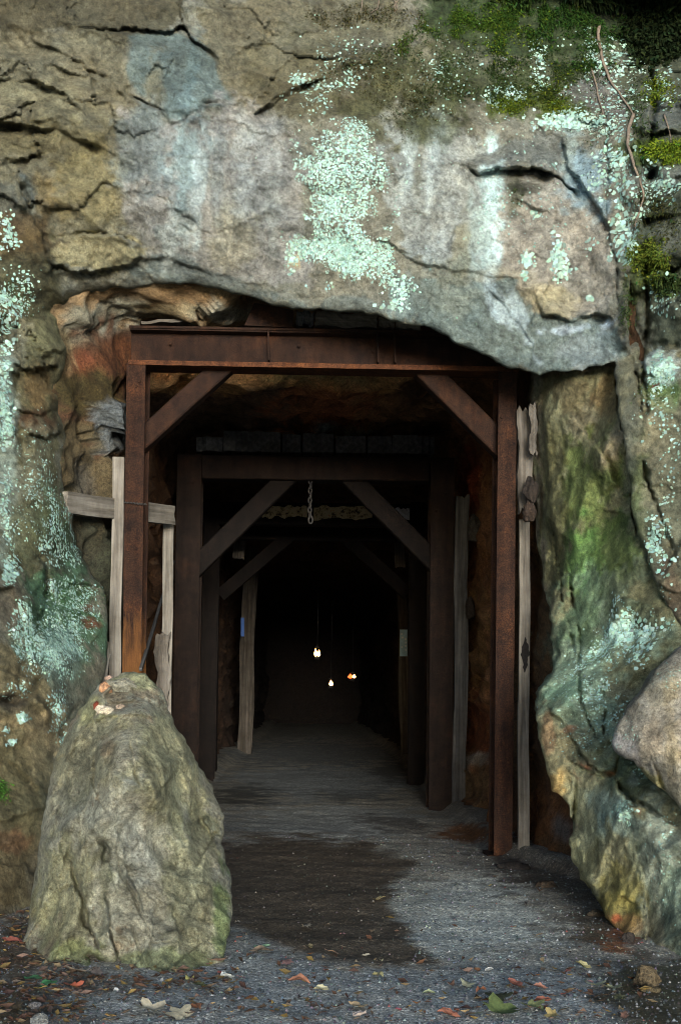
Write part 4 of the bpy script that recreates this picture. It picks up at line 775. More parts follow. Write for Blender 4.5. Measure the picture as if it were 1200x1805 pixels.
# chain
def torus_link(p, rr, thick, rot, parent):
    V = []; Fc = []; n, m = 14, 6
    for i in range(n):
        a = 2 * math.pi * i / n; cx, cz = rr * .62 * math.cos(a), rr * 1.15 * math.sin(a)
        for j in range(m):
            b = 2 * math.pi * j / m; q = Vector((cx + thick * math.cos(b) * math.cos(a), thick * math.sin(b), cz + thick * math.cos(b) * math.sin(a)))
            V.append(Matrix.Rotation(rot, 3, 'Z') @ q)
    for i in range(n):
        for j in range(m): Fc.append((i * m + j, ((i + 1) % n) * m + j, ((i + 1) % n) * m + (j + 1) % m, i * m + (j + 1) % m))
    return link_mesh('chain_link', [tuple(v) for v in V], Fc, M['iron'], parent, None, True, p)
ch = empty('chain', P1(547, 843, D2 + .1), label='short iron chain hanging from the middle of the second frame', cat='chain')
for k in range(8): torus_link(Vector((.004 * (k % 2), 0, -.028 - k * .049)), .028, .0075, (k % 2) * math.pi / 2 + .4, ch)
hk = torus_link(Vector((.01, 0, -.42)), .034, .009, .3, ch); hk.name = 'hook'

# boards and old timbers: local z runs along the grain
def board(name, p0, p1, w, t, mat, label, cat='board', side=XA, group=None, seed=0, segs=14, wob=.002, ragged=0.0, dy=0):
    """top-level timber swept from p0 to p1; wobble and ragged ends are real geometry"""
    m, L = frame_axes(p0, p1, side); r = random.Random(seed); n = 5; V = []; Fc = []
    base = [(-w / 2 + w * k / n, -t / 2) for k in range(n + 1)] + [(w / 2 - w * k / n, t / 2) for k in range(n + 1)]
    ro = [r.uniform(-1, 1) for _ in base]; N = len(base)
    for k in range(segs + 1):
        z = L * k / segs; ox = wob * 1.5 * math.sin(k * .7 + seed) + r.uniform(-wob, wob) * .5
        for j, (a, b) in enumerate(base):
            zz = z + (ragged * ro[j if j <= n else N - 1 - j] if k in (0, segs) else 0); V.append((a + ox + r.uniform(-wob, wob) * .6, b + r.uniform(-wob, wob) * .8, zz))
    for k in range(segs):
        for j in range(N):
            j2 = (j + 1) % N; Fc.append((k * N + j, k * N + j2, (k + 1) * N + j2, (k + 1) * N + j))
    for e in (0, segs * N):
        for j in range(n): 
            qd = (e + j, e + j + 1, e + N - 2 - j, e + N - 1 - j); Fc.append(qd if e else qd[::-1])
    o = link_mesh(name, V, Fc, mat, None, None, False); o.matrix_world = m
    return tag(o, label, cat, group)
DB = 9.98
board('board', P1(202, 1215, 9.76), P1(210, 806, 9.76), .082, .04, M['wood'], 'pale upright board standing against the left side of the front rusty post', seed=1)
board('board', P1(113, 886, 9.15), P1(302, 908, 10.65), .145, .06, M['wood'], 'pale horizontal board crossing behind the front left post', seed=2, side=ZA, ragged=.01)
board('board', P1(293, 1260, 10.8), P1(298, 905, 10.8), .082, .05, M['wood'], 'pale upright board between the first and second left posts', seed=3)
board('board', P1(287, 1240, 10.7), P1(286, 1112, 10.7), .11, .03, M['oldwood'], 'splintered grey plank stub leaning beside the second left upright board', seed=4, ragged=.04, wob=.008)
board('board', P1(170, 1215, 9.6), P1(186, 1136, 9.8), .11, .03, M['wood'], 'short pale plank stub standing behind the boulder', seed=5, ragged=.02)
board('pole', P1(248, 1180, 9.6), P1(306, 990, 12.9), .022, .022, M['darkwood'], 'thin dark pole leaning from the boulder to the second frame', 'pole', seed=6, wob=.0008)
board('stake', P1(921, 1530, 9.7), P1(924, 916, 10.0), .078, .05, M['wood'], 'tall whitish stake with a burnt scar beside the front right post', 'stake', seed=7, wob=.0025, ragged=.012)
sk = bpy.data.objects['stake']
# burnt scar as a part set on the stake
V = []; Fc = []; rr = random.Random(4)
for k in range(15):
    t = k / 14; wdt = .028 * math.sin(math.pi * min(1, t * 1.0 + .02)) * (1 if t > .45 else .7) + .003
    V += [(-wdt + rr.uniform(-.006, .006), -.0335, .0 + t * .26), (wdt + rr.uniform(-.006, .006), -.0335, t * .26)]
for k in range(14): Fc.append((2 * k, 2 * k + 1, 2 * k + 3, 2 * k + 2))
scar = link_mesh('burn_scar', V, Fc, M['char'], sk, None, False, Vector((.006, .004, 1.40)))
board('timber', P1(926, 902, 9.75), P1(924, 722, 9.75), .105, .06, M['oldwood'], 'short weathered split timber wedged above the whitish stake by the right post', 'timber', seed=8, wob=.005, ragged=.03)
board('timber', P1(939, 800, 9.58), P1(939, 712, 9.58), .05, .05, M['oldwood'], 'splintered grey timber end beside the split timber, top of the right wall', 'timber', seed=9, wob=.006, ragged=.02)
stone('rock', P1(936, 868, 9.55), (.10, .12, .22), 31, (58, 50, 44), M['boulder'], 'dark knobbly lump wedged between the post and the right wall', 'rock'); stone('rock', P1(932, 905, 9.55), (.11, .12, .16), 32, (66, 54, 46), M['boulder'], 'second dark lump just above the whitish stake', 'rock')
board('timber', P1(808, 1432, 13.75), P1(814, 876, 13.75), .135, .10, M['darkwood'], 'grey old timber prop standing right of the second frame', 'timber', seed=10, wob=.006, ragged=.03)
stone('rock', P1(836, 935, 13.5), (.16, .2, .30), 33, (76, 72, 66), M['boulder'], 'dark lump of rock sticking out right of the grey timber prop', 'rock'); stone('rock', P1(828, 1075, 13.55), (.10, .14, .26), 34, (52, 44, 38), M['boulder'], 'small dark lump lower down beside the grey timber prop', 'rock')
D5 = 24.2
lp = board('timber_prop', P1(431, 1340, D5), P1(443, 950, D5), .25, .2, M['deepwood'], 'thick split log prop at the left deep in the tunnel', 'timber', seed=12, wob=.010, ragged=.03)
rp = board('timber_prop', P1(713, 1345, D5 - 1), P1(708, 1045, D5 - 1), .16, .12, M['deepwood'], 'plank prop carrying a pale blue sign at the right deep in the tunnel', 'timber', seed=13, wob=.006, ragged=.06)
board('timber', P1(705, 1000, 20.0), P1(704, 950, 20.0), .15, .08, M['oldwood'], 'short plank hanging above the signed prop behind the brace', 'timber', seed=14, ragged=.01)
board('timber', P1(420, 985, 20), P1(426, 935, 20), .17, .08, M['oldwood'], 'short plank behind the left brace of the second frame', 'timber', seed=15, ragged=.01)
# signs
def plate(name, x0, y0, x1, y1, D, col, label, border=None):
    e = empty(name, P1((x0 + x1) / 2, y1, D), label=label, cat='sign'); mt = plain_mat(name + '_paint', col, .5, .12, 20)
    a = extrude('panel', P1((x0 + x1) / 2, y1, D), P1((x0 + x1) / 2, y0, D), XA, rsec((x1 - x0) / F * D, .012, c=.003), mt, e, 2)
    return e
s1 = plate('sign', 704.5, 1110, 718, 1157, D5 - 1.12, (.42, .64, .80), 'small pale blue upright sign fixed to the plank prop on the right')
wm = plain_mat('sign_white', (.8, .84, .86), .5, .1, 20)
for k, (x0, x1, y) in enumerate(((706.5, 709, 1118), (707, 710.5, 1124), (713.5, 716, 1127), (714, 716, 1133), (713.5, 716, 1139), (707, 709, 1141), (714, 716.2, 1146))):
    extrude('print_mark', P1((x0 + x1) / 2, y + 1.6, D5 - 1.127), P1((x0 + x1) / 2, y - 1.6, D5 - 1.127), XA, rsec((x1 - x0) / F * D5, .004), wm, s1, 1)
plate('sign', 424.5, 1089, 430.5, 1122, D5 - .5, (.04, .12, .36), 'narrow dark blue sign at the left beside the thick log prop')
# lagging over the frames
ORD = ['leftmost', 'second from left', 'third from left', 'fourth from left', 'fifth from left', 'sixth from left', 'seventh from left', 'eighth from left', 'ninth from left', 'tenth from left', 'eleventh from left', 'twelfth from left']
r = random.Random(5); x = 344
k = 0
while x < 765:
    w = r.uniform(34, 58); w = min(w, 768 - x); y1 = 795 + (x - 340) * .012; h = r.uniform(28, 36) if x > 385 else r.uniform(18, 28)
    a = P1(x + w / 2, y1 - h / 2, D2 + .02); o = board('lagging_block', a, a + Vector((0, .9, .01)), (w - 2.5) / F * D2, h / F * D2, M['darkwood'], 'dark timber block end on the second frame, %s of the row' % ORD[k], 'timber', group='timber blocks laid on the second frame', seed=40 + k, segs=5, wob=.006, ragged=.03)
    x += w; k += 1
extrude_par = None
def lone_plate(pts, D, th, mat, name, label, cat):
    V = [P1(x, y, D) for x, y in pts] + [P1(x, y, D) + YA * th for x, y in pts]; n = len(pts); c = V[0].copy()
    Fc = [tuple(range(n)), tuple(range(2 * n - 1, n - 1, -1))] + [(i, n + i, n + (i + 1) % n, (i + 1) % n) for i in range(n)]
    o = link_mesh(name, [tuple(v - c) for v in V], Fc, mat, None, None, False, c); return tag(o, label, cat)
lone_plate([(431, 573), (448, 533), (517, 546), (515, 577)], D1 + .02, .03, M['rust1'], 'rusty_plate', 'rusty steel plate wedged upright between crossbeam and rock roof', 'plate')
board('timber', P1(556, 565, D1 + .06), P1(664, 569, D1 + .06), .10, .12, M['oldwood'], 'grey plank lying on the crossbeam under the rock lip', 'timber', seed=50, side=ZA, wob=.006, ragged=.01)
board('timber', P1(667, 571, D1 + .06), P1(694, 572, D1 + .06), .075, .12, M['oldwood'], 'short mossy plank piece at the end of the grey plank on the crossbeam', 'timber', seed=51, side=ZA, wob=.004)
board('timber', P1(697, 573, D1 + .06), P1(740, 578, D1 + .06), .06, .12, M['wood'], 'thin pale plank end on the crossbeam where the rock lip starts', 'timber', seed=52, side=ZA, wob=.004)
board('timber', P1(522, 563, D1 + .1), P1(553, 565, D1 + .1), .10, .12, M['darkwood'], 'dark grey block on the crossbeam beside the rusty plate', 'timber', seed=53, side=ZA, wob=.008)
board('timber', P1(250, 571, D1 + .1), P1(335, 566, D1 + .1), .02, .10, M['oldwood'], 'thin sliver of wood on the left end of the crossbeam', 'timber', seed=54, side=ZA, wob=.003)

# wire round the front left post
def tube_curve(name, pts, rad, mat, parent=None, label=None, cat=None, res=6, taper=None):
    pts = [Vector(p) for p in pts]; V = []; Fc = []; n = len(pts)
    for i, p in enumerate(pts):
        t = (pts[min(i + 1, n - 1)] - pts[max(i - 1, 0)]).normalized(); u = t.cross(Vector((.31, .2, .93))).normalized(); w = t.cross(u)
        rr_ = rad * (1 if taper is None else taper(i / (n - 1)))
        for j in range(res): a = 2 * math.pi * j / res; V.append(tuple(p + (u * math.cos(a) + w * math.sin(a)) * rr_))
    for i in range(n - 1):
        for j in range(res): Fc.append((i * res + j, i * res + (j + 1) % res, (i + 1) * res + (j + 1) % res, (i + 1) * res + j))
    Fc.append(tuple(range(res - 1, -1, -1))); Fc.append(tuple(range((n - 1) * res, n * res)))
    o = link_mesh(name, V, Fc, mat, parent); 
    return tag(o, label, cat)
wp = []
for k in range(60):
    t = k / 59; wp.append(P1(198 + 60 * t, 884 + 5 * t + 1.2 * math.sin(k * 1.3), D1 - .012 + .012 * math.sin(k * 1.1)))
tube_curve('wire', wp, .006, M['iron'], None, 'twisted wire binding the pale board to the front left post', 'wire')

# lanterns with a live flame deep in the tunnel
m, nt, b = nodes_of('flame'); b.inputs['Base Color'].default_value = (1, .5, .15, 1); b.inputs['Emission Color'].default_value = (1.0, .50, .16, 1); b.inputs['Emission Strength'].default_value = 3.5
M['flame'] = m
m, nt, b = nodes_of('flame_red'); b.inputs['Base Color'].default_value = (1, .2, .05, 1); b.inputs['Emission Color'].default_value = (1.0, .14, .03, 1); b.inputs['Emission Strength'].default_value = .9
M['flame_red'] = m
def flame(parent, off, h, w, lean=0, mat='flame', n=10):
    V = []; Fc = []; prof = [(0, .15), (.15, .75), (.35, 1), (.55, .72), (.75, .4), (.9, .16), (1, .01)]
    for t, rr_ in prof:
        for j in range(n): a = 2 * math.pi * j / n; V.append((lean * t * t * h + rr_ * w / 2 * math.cos(a), rr_ * w / 2 * math.sin(a), t * h))
    for i in range(len(prof) - 1):
        for j in range(n): Fc.append((i * n + j, i * n + (j + 1) % n, (i + 1) * n + (j + 1) % n, (i + 1) * n + j))
    return link_mesh('flame', V, Fc, M[mat], parent, None, True, off)
def lantern(px, py, D, hpx, wpx, label, kind):
    s = D / F; e = empty('lantern', P1(px, py, D), label=label, cat='lantern')
    h, w = hpx * s, wpx * s
    def ring(name, rads, par=e, mat=M['iron'], off=Vector()):
        V = []; Fc = []; n = 10
        for z, rr_ in rads:
            for j in range(n): a = 2 * math.pi * j / n; V.append((rr_ * math.cos(a), rr_ * math.sin(a), z))
        for i in range(len(rads) - 1):
            for j in range(n): Fc.append((i * n + j, i * n + (j + 1) % n, (i + 1) * n + (j + 1) % n, (i + 1) * n + j))
        return link_mesh(name, V, Fc, mat, par, None, True, off)
    ring('base', [(-.02 - h * .55, .001), (-.02 - h * .55, .03), (-.05 - h * .5, .045), (-h * .45, .05), (-h * .45, .001)])
    ring('cap', [(h * .62, .05), (h * .7, .04), (h * .8, .012), (h * .95, .006), (h * .95, .001)])
    top = 3.2 - e.location.z
    ring('cord', [(h * .9, .004), (top, .004)])
    if kind == 2: flame(e, Vector((-w * .2, 0, -h * .45)), h, w * .55, -.06); flame(e, Vector((w * .22, -.01, -h * .45)), h * .85, w * .5, .06)
    elif kind == 1: flame(e, Vector((0, 0, -h * .5)), h, w * .75); flame(e, Vector((w * .25, .01, -h * .45)), h * .7, w * .4, .05)
    else:
        flame(e, Vector((w * .25, 0, -h * .4)), h * .8, w * .55); g_ = flame(e, Vector((-w * .3, .02, -h * .5)), h, w * .8, 0, 'flame_red')
    return e
lantern(559, 1151, 27, 15, 12, 'highest of the three small lit lanterns, twin flames, deep in the tunnel', 2)
lantern(583, 1204, 29, 11, 9, 'lowest of the three small lit lanterns, single pointed flame, deep in the tunnel', 1)
lantern(621, 1192, 29, 9, 12, 'rightmost lit lantern, white glow with a red glow at its side', 3)

# ------------------------------------------------------------------ lichen, moss, gravel, leaves
def normals(o, n):
    a = np.zeros(len(o.data.vertices) * 3, np.float32); o.data.vertices.foreach_get('normal', a); a = a.reshape(-1, 3)[:n]
    return a * np.where(a[:, 1:2] > 0, -1, 1)
def lichen(name, o, SH, areas, col, label, seed, z=.004, parent=None, mat=None, jit=.014):
    px, py, D, P = SH; n = len(px); N = normals(o, n); rs = np.random.RandomState(seed); pts = []; rad = []
    clump = fbm(P, 3.5, 4, 900 + seed, .65) + .7 * fbm(P, 11, 3, 910 + seed)
    for geo, count, r0, r1, br in areas:
        if len(geo) == 4 and not isinstance(geo[0], tuple):
            cx, cy, rx, ry = geo; w = np.hypot((px - cx) / rx, (py - cy) / ry)
            p = np.clip(1.15 - w + br * clump, 0, None) ** 1.5 * (w < 1.6)
        else:
            x0, x1 = min(g[0] for g in geo) - 40, max(g[0] for g in geo) + 40; y0, y1 = min(g[1] for g in geo) - 40, max(g[1] for g in geo) + 40; m = (px > x0) & (px < x1) & (py > y0) & (py < y1)
            p = np.zeros(n)
            if not m.any(): continue
            dd, _, _ = sdf(px[m], py[m], geo); p[m] = np.clip(sstep(-16, 14, dd + clump[m] * br * 30) + .0, 0, 1)
        if p.sum() < 1e-6: continue
        k = rs.choice(n, count, p=p / p.sum()); pts.append(k); q = rs.rand(count) ** 2.2; rad.append(r0 + (r1 - r0) * q)
    k = np.concatenate(pts); rad = np.concatenate(rad); m = len(k)
    t1 = np.cross(N[k], rs.randn(m, 3)); t1 /= np.maximum(np.linalg.norm(t1, axis=1, keepdims=True), 1e-6); t2 = np.cross(N[k], t1)
    C = P[k] + t1 * (rs.rand(m, 1) - .5) * jit + t2 * (rs.rand(m, 1) - .5) * jit + N[k] * (z * (.5 + rs.rand(m, 1)))
    na = 8; V = [C + N[k] * (rad * .05)[:, None]]; 
    for j in range(na):
        a = 2 * math.pi * j / na; rj = rad * (.62 + .55 * rs.rand(m)); V.append(C + (t1 * math.cos(a) + t2 * math.sin(a)) * rj[:, None] + N[k] * ((rs.rand(m) - .5) * rad * .14)[:, None])
    V = np.stack(V, 1).reshape(-1, 3); b = np.arange(m) * (na + 1)
    Fq = np.concatenate([np.stack([b, b + 1 + j, b + 1 + (j + 1) % na], -1) for j in range(na)])
    cc = lin(col) * (.45 + .75 * rs.rand(m, 1) ** .7); cc = np.repeat(cc * (1 + .12 * rs.randn(m, 3) * np.array([.6, .2, .6])), na + 1, 0)
    ob = link_mesh(name, V, Fq, mat or M['lichen'], parent, np.clip(cc, .02, .88), smooth=False); return tag(ob, label, None, None, 'stuff')
m, nt, b = nodes_of('lichen'); at = nd(nt, 'ShaderNodeAttribute', attribute_name='col'); nt.links.new(at.outputs['Color'], b.inputs[0]); b.inputs['Roughness'].default_value = .95; b.inputs['Specular IOR Level'].default_value = .05; M['lichen'] = m
LC = (160, 192, 177)
lichen('lichen', cliff, CL, [
    ([(560, 215), (625, 212), (640, 290), (672, 275), (680, 300), (650, 390), (690, 430), (706, 500), (690, 520), (640, 500), (570, 480), (545, 440), (560, 380), (540, 290)], 5200, .003, .011, 1.6),
    ((610, 440, 76, 70), 2300, .003, .012, 1.0), ((600, 300, 60, 100), 600, .003, .010, .9), ((560, 160, 60, 50), 260, .004, .013, .8), ((600, 110, 60, 60), 160, .004, .012, .9), ((525, 135, 20, 12), 60, .005, .014, .6),
    ((700, 500, 22, 36), 40, .010, .022, .5), ((680, 540, 30, 8), 9, .014, .03, .3),
    ((990, 215, 60, 20), 480, .005, .018, .6), ((1080, 240, 60, 60), 260, .006, .020, .7), ((1080, 310, 46, 60), 110, .008, .022, .7), ((1090, 110, 60, 50), 200, .005, .018, .9), ((950, 110, 16, 40), 120, .005, .016, .8), ((890, 165, 46, 20), 200, .004, .014, .8), ((1040, 90, 20, 40), 120, .005, .014, .8), ((1100, 420, 30, 80), 200, .008, .024, .6), ((1170, 150, 40, 40), 160, .005, .016, .8), ((1170, 320, 40, 40), 260, .005, .016, .8), ((1120, 330, 40, 60), 120, .006, .018, .8), ((1170, 530, 40, 60), 120, .005, .014, .8),
    ((985, 440, 16, 34), 110, .006, .020, .9), ((990, 480, 18, 32), 80, .006, .020, .9), ((930, 462, 18, 22), 60, .006, .020, .8), ((925, 485, 10, 8), 12, .010, .022, .4), ((1040, 525, 10, 8), 10, .012, .026, .3), ((945, 375, 12, 14), 12, .01, .022, .4), ((976, 292, 6, 6), 5, .012, .024, .3), ((1040, 430, 20, 14), 8, .010, .022, .4), ((960, 390, 60, 80), 60, .004, .010, .6), ((870, 360, 30, 60), 160, .003, .008, .6),
    ((1165, 650, 26, 34), 500, .004, .016, .6), ((1150, 720, 40, 60), 120, .004, .012, .8), ((1160, 950, 30, 50), 220, .005, .018, .8), ((1180, 850, 30, 200), 160, .004, .012, .9), ((1080, 180, 100, 140), 320, .004, .012, .9), ((780, 130, 130, 80), 260, .003, .010, .9), ((890, 250, 300, 250), 420, .003, .009, .9),
    ((10, 700, 16, 140), 650, .004, .015, .9), ((12, 560, 24, 60), 260, .005, .018, .7), ((15, 410, 20, 50), 160, .005, .016, .8), ((30, 520, 40, 50), 200, .004, .014, .9), ((12, 900, 16, 130), 300, .004, .013, .9), ((20, 1010, 18, 30), 260, .005, .016, .6), ((60, 860, 50, 120), 520, .003, .009, .9), ((95, 930, 24, 80), 620, .004, .012, .8), ((130, 970, 20, 50), 260, .004, .012, .8),
    ((40, 1090, 30, 60), 500, .004, .012, .8), ((110, 1110, 70, 80), 2200, .003, .010, .9), ((110, 1150, 40, 50), 900, .003, .010, .7), ((120, 1040, 60, 30), 500, .003, .011, .8), ((105, 1250, 20, 60), 320, .004, .012, .8), ((40, 1265, 12, 10), 90, .005, .012, .5), ((20, 1310, 12, 8), 30, .006, .012, .4), ((12, 1290, 10, 8), 20, .006, .012, .4), ((30, 1220, 30, 20), 60, .004, .010, .7)],
    LC, 'pale mint lichen rosettes crusting the cliff face', 1)
tube_o = bpy.data.objects['tunnel']; TP, tpx, tpy = TUBE; nT = len(tpx); sel = (TP[:nT, 0] > .9) & (TP[:nT, 1] < 10)
TSH = (np.where(sel, tpx, -9999), np.where(sel, tpy, -9999), TP[:nT, 1], TP[:nT])
lichen('lichen', tube_o, TSH, [((1100, 1080, 60, 70), 900, .004, .018, .8), ((1060, 1130, 60, 70), 900, .003, .010, .9), ((1150, 1110, 36, 50), 900, .005, .020, .6), ((1030, 1060, 40, 60), 200, .003, .009, .9), ((1100, 1000, 30, 80), 120, .003, .01, .9)], LC, 'pale lichen flecks on the green right wall of the tunnel mouth', 2, jit=.09)
lichen('lichen', slab, SL, [((1120, 1120, 60, 60), 900, .004, .016, .8), ((1060, 1160, 60, 60), 700, .003, .010, .9), ((1010, 1220, 50, 60), 300, .003, .008, .9), ((1080, 1270, 60, 60), 300, .003, .008, .9), ((1095, 1430, 26, 26), 260, .003, .010, .7), ((1020, 1300, 50, 60), 120, .003, .007, .9), ((1130, 1360, 40, 30), 120, .003, .008, .9), ((1170, 1500, 30, 120), 200, .002, .007, .9)], LC, 'lichen specks on the green-stained slab', 3)
lichen('lichen', knob, KN, [((1100, 1300, 30, 30), 50, .002, .006, .9), ((1180, 1180, 50, 40), 80, .002, .006, .9)], LC, 'tiny lichen specks on the pale tan rock', 4)

m, nt, b = nodes_of('moss'); at = nd(nt, 'ShaderNodeAttribute', attribute_name='col'); nt.links.new(at.outputs['Color'], b.inputs[0]); b.inputs['Roughness'].default_value = .9; b.inputs['Specular IOR Level'].default_value = .1; M['moss'] = m
def moss(o, SH, areas, label, seed):
    px, py, D, P = SH; n = len(px); N = normals(o, n); rs = np.random.RandomState(seed); Vs = []; Cs = []
    clump = fbm(P, 4.0, 4, 940 + seed, .65) + .6 * fbm(P, 13, 3, 950 + seed)
    for (cx, cy, rx, ry), count, ln, col, br in areas:
        w = np.hypot((px - cx) / rx, (py - cy) / ry); p = np.clip(1.1 - w + br * clump, 0, None) ** 1.3 * (w < 1.7)
        k = rs.choice(n, count, p=p / p.sum()); m = count
        out = N[k] * .7 + rs.randn(m, 3) * .55 + np.array([0, -.15, -.5]); out /= np.linalg.norm(out, axis=1, keepdims=True)
        sd_ = np.cross(out, rs.randn(m, 3)); sd_ /= np.linalg.norm(sd_, axis=1, keepdims=True)
        L = (ln * (.4 + .9 * rs.rand(m)))[:, None]; c = P[k] + rs.randn(m, 3) * .008
        Vs.append(np.stack([c - sd_ * L * .16, c + sd_ * L * .16, c + out * L * .65 + sd_ * L * .13, c + out * L + np.array([0, 0, -.25]) * L], 1))
        cc = lin(col) * (.45 + .95 * rs.rand(m, 1)) * (1 + .2 * rs.randn(m, 1) * np.array([[1, .3, 0]])); Cs.append(np.repeat(cc[:, None], 4, 1))
    V = np.concatenate(Vs).reshape(-1, 3); C = np.clip(np.concatenate(Cs).reshape(-1, 3), .003, .5); q = np.arange(len(V)).reshape(-1, 4)
    return tag(link_mesh('moss', V, q, M['moss'], None, C, smooth=False), label, None, None, 'stuff')
G1, G2, G3 = (66, 92, 30), (52, 68, 34), (92, 108, 30)
moss(cliff, CL, [((850, 40, 140, 44), 11000, .018, G1, 1.5), ((1000, 45, 110, 56), 11000, .024, (48, 76, 30), 1.4), ((960, 110, 120, 56), 8000, .018, G2, 1.5), ((800, 90, 150, 70), 5000, .015, G2, 1.6), ((900, 60, 160, 60), 2200, .022, G3, 1.6), ((1060, 180, 70, 90), 2400, .014, G2, 1.6), ((900, 185, 40, 16), 1800, .02, G3, .6), ((970, 165, 40, 40), 2200, .022, (72, 86, 28), .7), ((985, 190, 30, 12), 900, .018, G3, .5), ((1170, 265, 50, 22), 3000, .022, (104, 124, 34), .5), ((1165, 165, 34, 40), 1500, .022, G3, .7), ((1140, 460, 36, 50), 3500, .022, (92, 106, 38), .6), ((1180, 500, 30, 22), 1500, .03, G2, .6), ((1110, 540, 16, 40), 900, .018, G2, .7),
    ((730, 170, 90, 60), 2600, .018, (64, 66, 38), .9), ((650, 120, 90, 70), 2400, .018, (70, 68, 40), .9), ((800, 120, 80, 60), 2600, .02, G2, .9), ((640, 30, 120, 26), 1800, .02, (72, 70, 42), .8), ((1160, 60, 70, 60), 7000, .06, (34, 46, 24), .5), ((1150, 380, 50, 60), 1800, .02, (58, 62, 32), .8), ((1130, 200, 30, 100), 1200, .02, G2, .9), ((1150, 690, 40, 30), 700, .014, (84, 100, 52), .8), ((120, 1070, 70, 60), 1800, .012, (66, 96, 58), .8), ((0, 1395, 22, 22), 600, .016, (66, 104, 40), .4), ((880, -60, 300, 60), 9000, .06, (50, 72, 30), .5), ((1150, -60, 200, 80), 9000, .08, (32, 44, 22), .5), ((95, 900, 30, 80), 500, .012, (62, 82, 48), .9), ((910, 340, 14, 26), 300, .014, G2, .7), ((30, 520, 40, 40), 500, .014, G2, .9)], 'green moss tufts hanging on the damp upper cliff', 1)

# dry vine stem creeping down the rock at upper right
def surf(x, y, lift):
    px, py, D, P = CL; k = np.argmin((px - x) ** 2 + (py - y) ** 2); p = P[k]; dv = Vector((p[0], p[1], p[2] - EYE)); return Vector(p.tolist()) - dv.normalized() * lift
def vine(pts, rad, label):
    q = []
    for i in range(len(pts) - 1):
        for k in range(6): t = k / 6; q.append((pts[i][0] * (1 - t) + pts[i + 1][0] * t + random.uniform(-1, 1), pts[i][1] * (1 - t) + pts[i + 1][1] * t))
    q.append(pts[-1]); w = [surf(x, y, .02) for x, y in q]
    for _ in range(2): w = [w[0]] + [(w[i - 1] + w[i] * 2 + w[i + 1]) / 4 for i in range(1, len(w) - 1)] + [w[-1]]
    return tube_curve('vine', w, rad, M['bark'], None, label, 'vine', taper=lambda t: 1 - .6 * t)
M['bark'] = plain_mat('bark', (.20, .16, .12), .9, .4, 60)
vine([(1056, 44), (1054, 60), (1058, 85), (1062, 110), (1074, 138), (1086, 155), (1102, 178), (1116, 200)], .014, 'pale dry vine stem running down the rock at upper right')
vine([(1116, 200), (1108, 225), (1105, 250), (1114, 285), (1124, 310), (1134, 340), (1128, 370), (1118, 400)], .013, 'lower length of dry vine below the fork at upper right')
vine([(1042, 118), (1050, 150), (1056, 180), (1064, 200), (1068, 215)], .007, 'thin dark rootlet left of the dry vine at upper right')
vine([(1170, 200), (1178, 225), (1182, 250)], .007, 'short rootlet on the mossy ledge at the right edge')
for i, (x, y) in enumerate(((640, 5), (668, 8), (690, 4), (705, 6))): vine([(x - 14, y - 30), (x, y - 12), (x + random.uniform(-12, 12), y + 6), (x + random.uniform(-20, 20), y + 14)], .006, ['dry root hanging over the top of the cliff, first from the left', 'second dry root hanging at the top edge', 'third dry root hanging at the top edge', 'rightmost dry root hanging at the top edge'][i])

# loose gravel
def gravel():
    rs = np.random.RandomState(3); n = 30000; Y = 4.6 + 6.5 * rs.rand(n) ** 1.7; xl = -1.9 + 0 * Y; X = -1.6 + rs.rand(n) * 4.6
    px, py = PIX(np.stack([X, Y, 0 * X], -1)); wet = [(385, 1488), (470, 1478), (640, 1482), (738, 1524), (694, 1562), (690, 1590), (742, 1672), (700, 1720), (470, 1680), (385, 1640)]
    dd, _, _ = sdf(px, py, wet); keep = (px > -30) & (px < 1230) & ((dd < 0) | (rs.rand(n) < .25)) & (X < itp(Y, WR)); X, Y, dd = X[keep], Y[keep], dd[keep]; n = len(X)
    s = .0022 + .0075 * rs.rand(n) ** 3; Z = floor_h(X, Y) + s * .3
    dirs = np.array([[1, 0, 0], [0, 1, 0], [-1, 0, 0], [0, -1, 0], [0, 0, 1.0]]); a = rs.rand(n) * 6.3; ca, sa = np.cos(a), np.sin(a); V = []
    for dv in dirs: f_ = s * (.7 + .6 * rs.rand(n)); V.append(np.stack([X + (dv[0] * ca - dv[1] * sa) * f_, Y + (dv[0] * sa + dv[1] * ca) * f_, Z + dv[2] * f_ * .7 - (0 if dv[2] else .4) * s], -1))
    V = np.stack(V, 1).reshape(-1, 3); b = np.arange(n) * 5; Fq = np.concatenate([np.stack([b + j, b + (j + 1) % 4, b + 4], -1) for j in range(4)])
    base = lin((132, 134, 130)); t = rs.rand(n, 1); cc = base * (.3 + 1.3 * t ** 2) * (1 + .10 * rs.randn(n, 3)); white = rs.rand(n) < .03; cc[white] = lin((196, 196, 190)); red = rs.rand(n) < .02; cc[red] = lin((150, 92, 84)); wt = dd > 0; cc[wt] *= np.array([.55, .48, .4])
    return tag(link_mesh('gravel', V, Fq, M['pebble'], None, np.clip(np.repeat(cc, 5, 0), .01, .8), smooth=False), 'loose dark grey gravel over the path', None, None, 'stuff')
m, nt, b = nodes_of('pebble'); at = nd(nt, 'ShaderNodeAttribute', attribute_name='col'); nt.links.new(at.outputs['Color'], b.inputs[0]); b.inputs['Roughness'].default_value = .7; M['pebble'] = m
gravel()

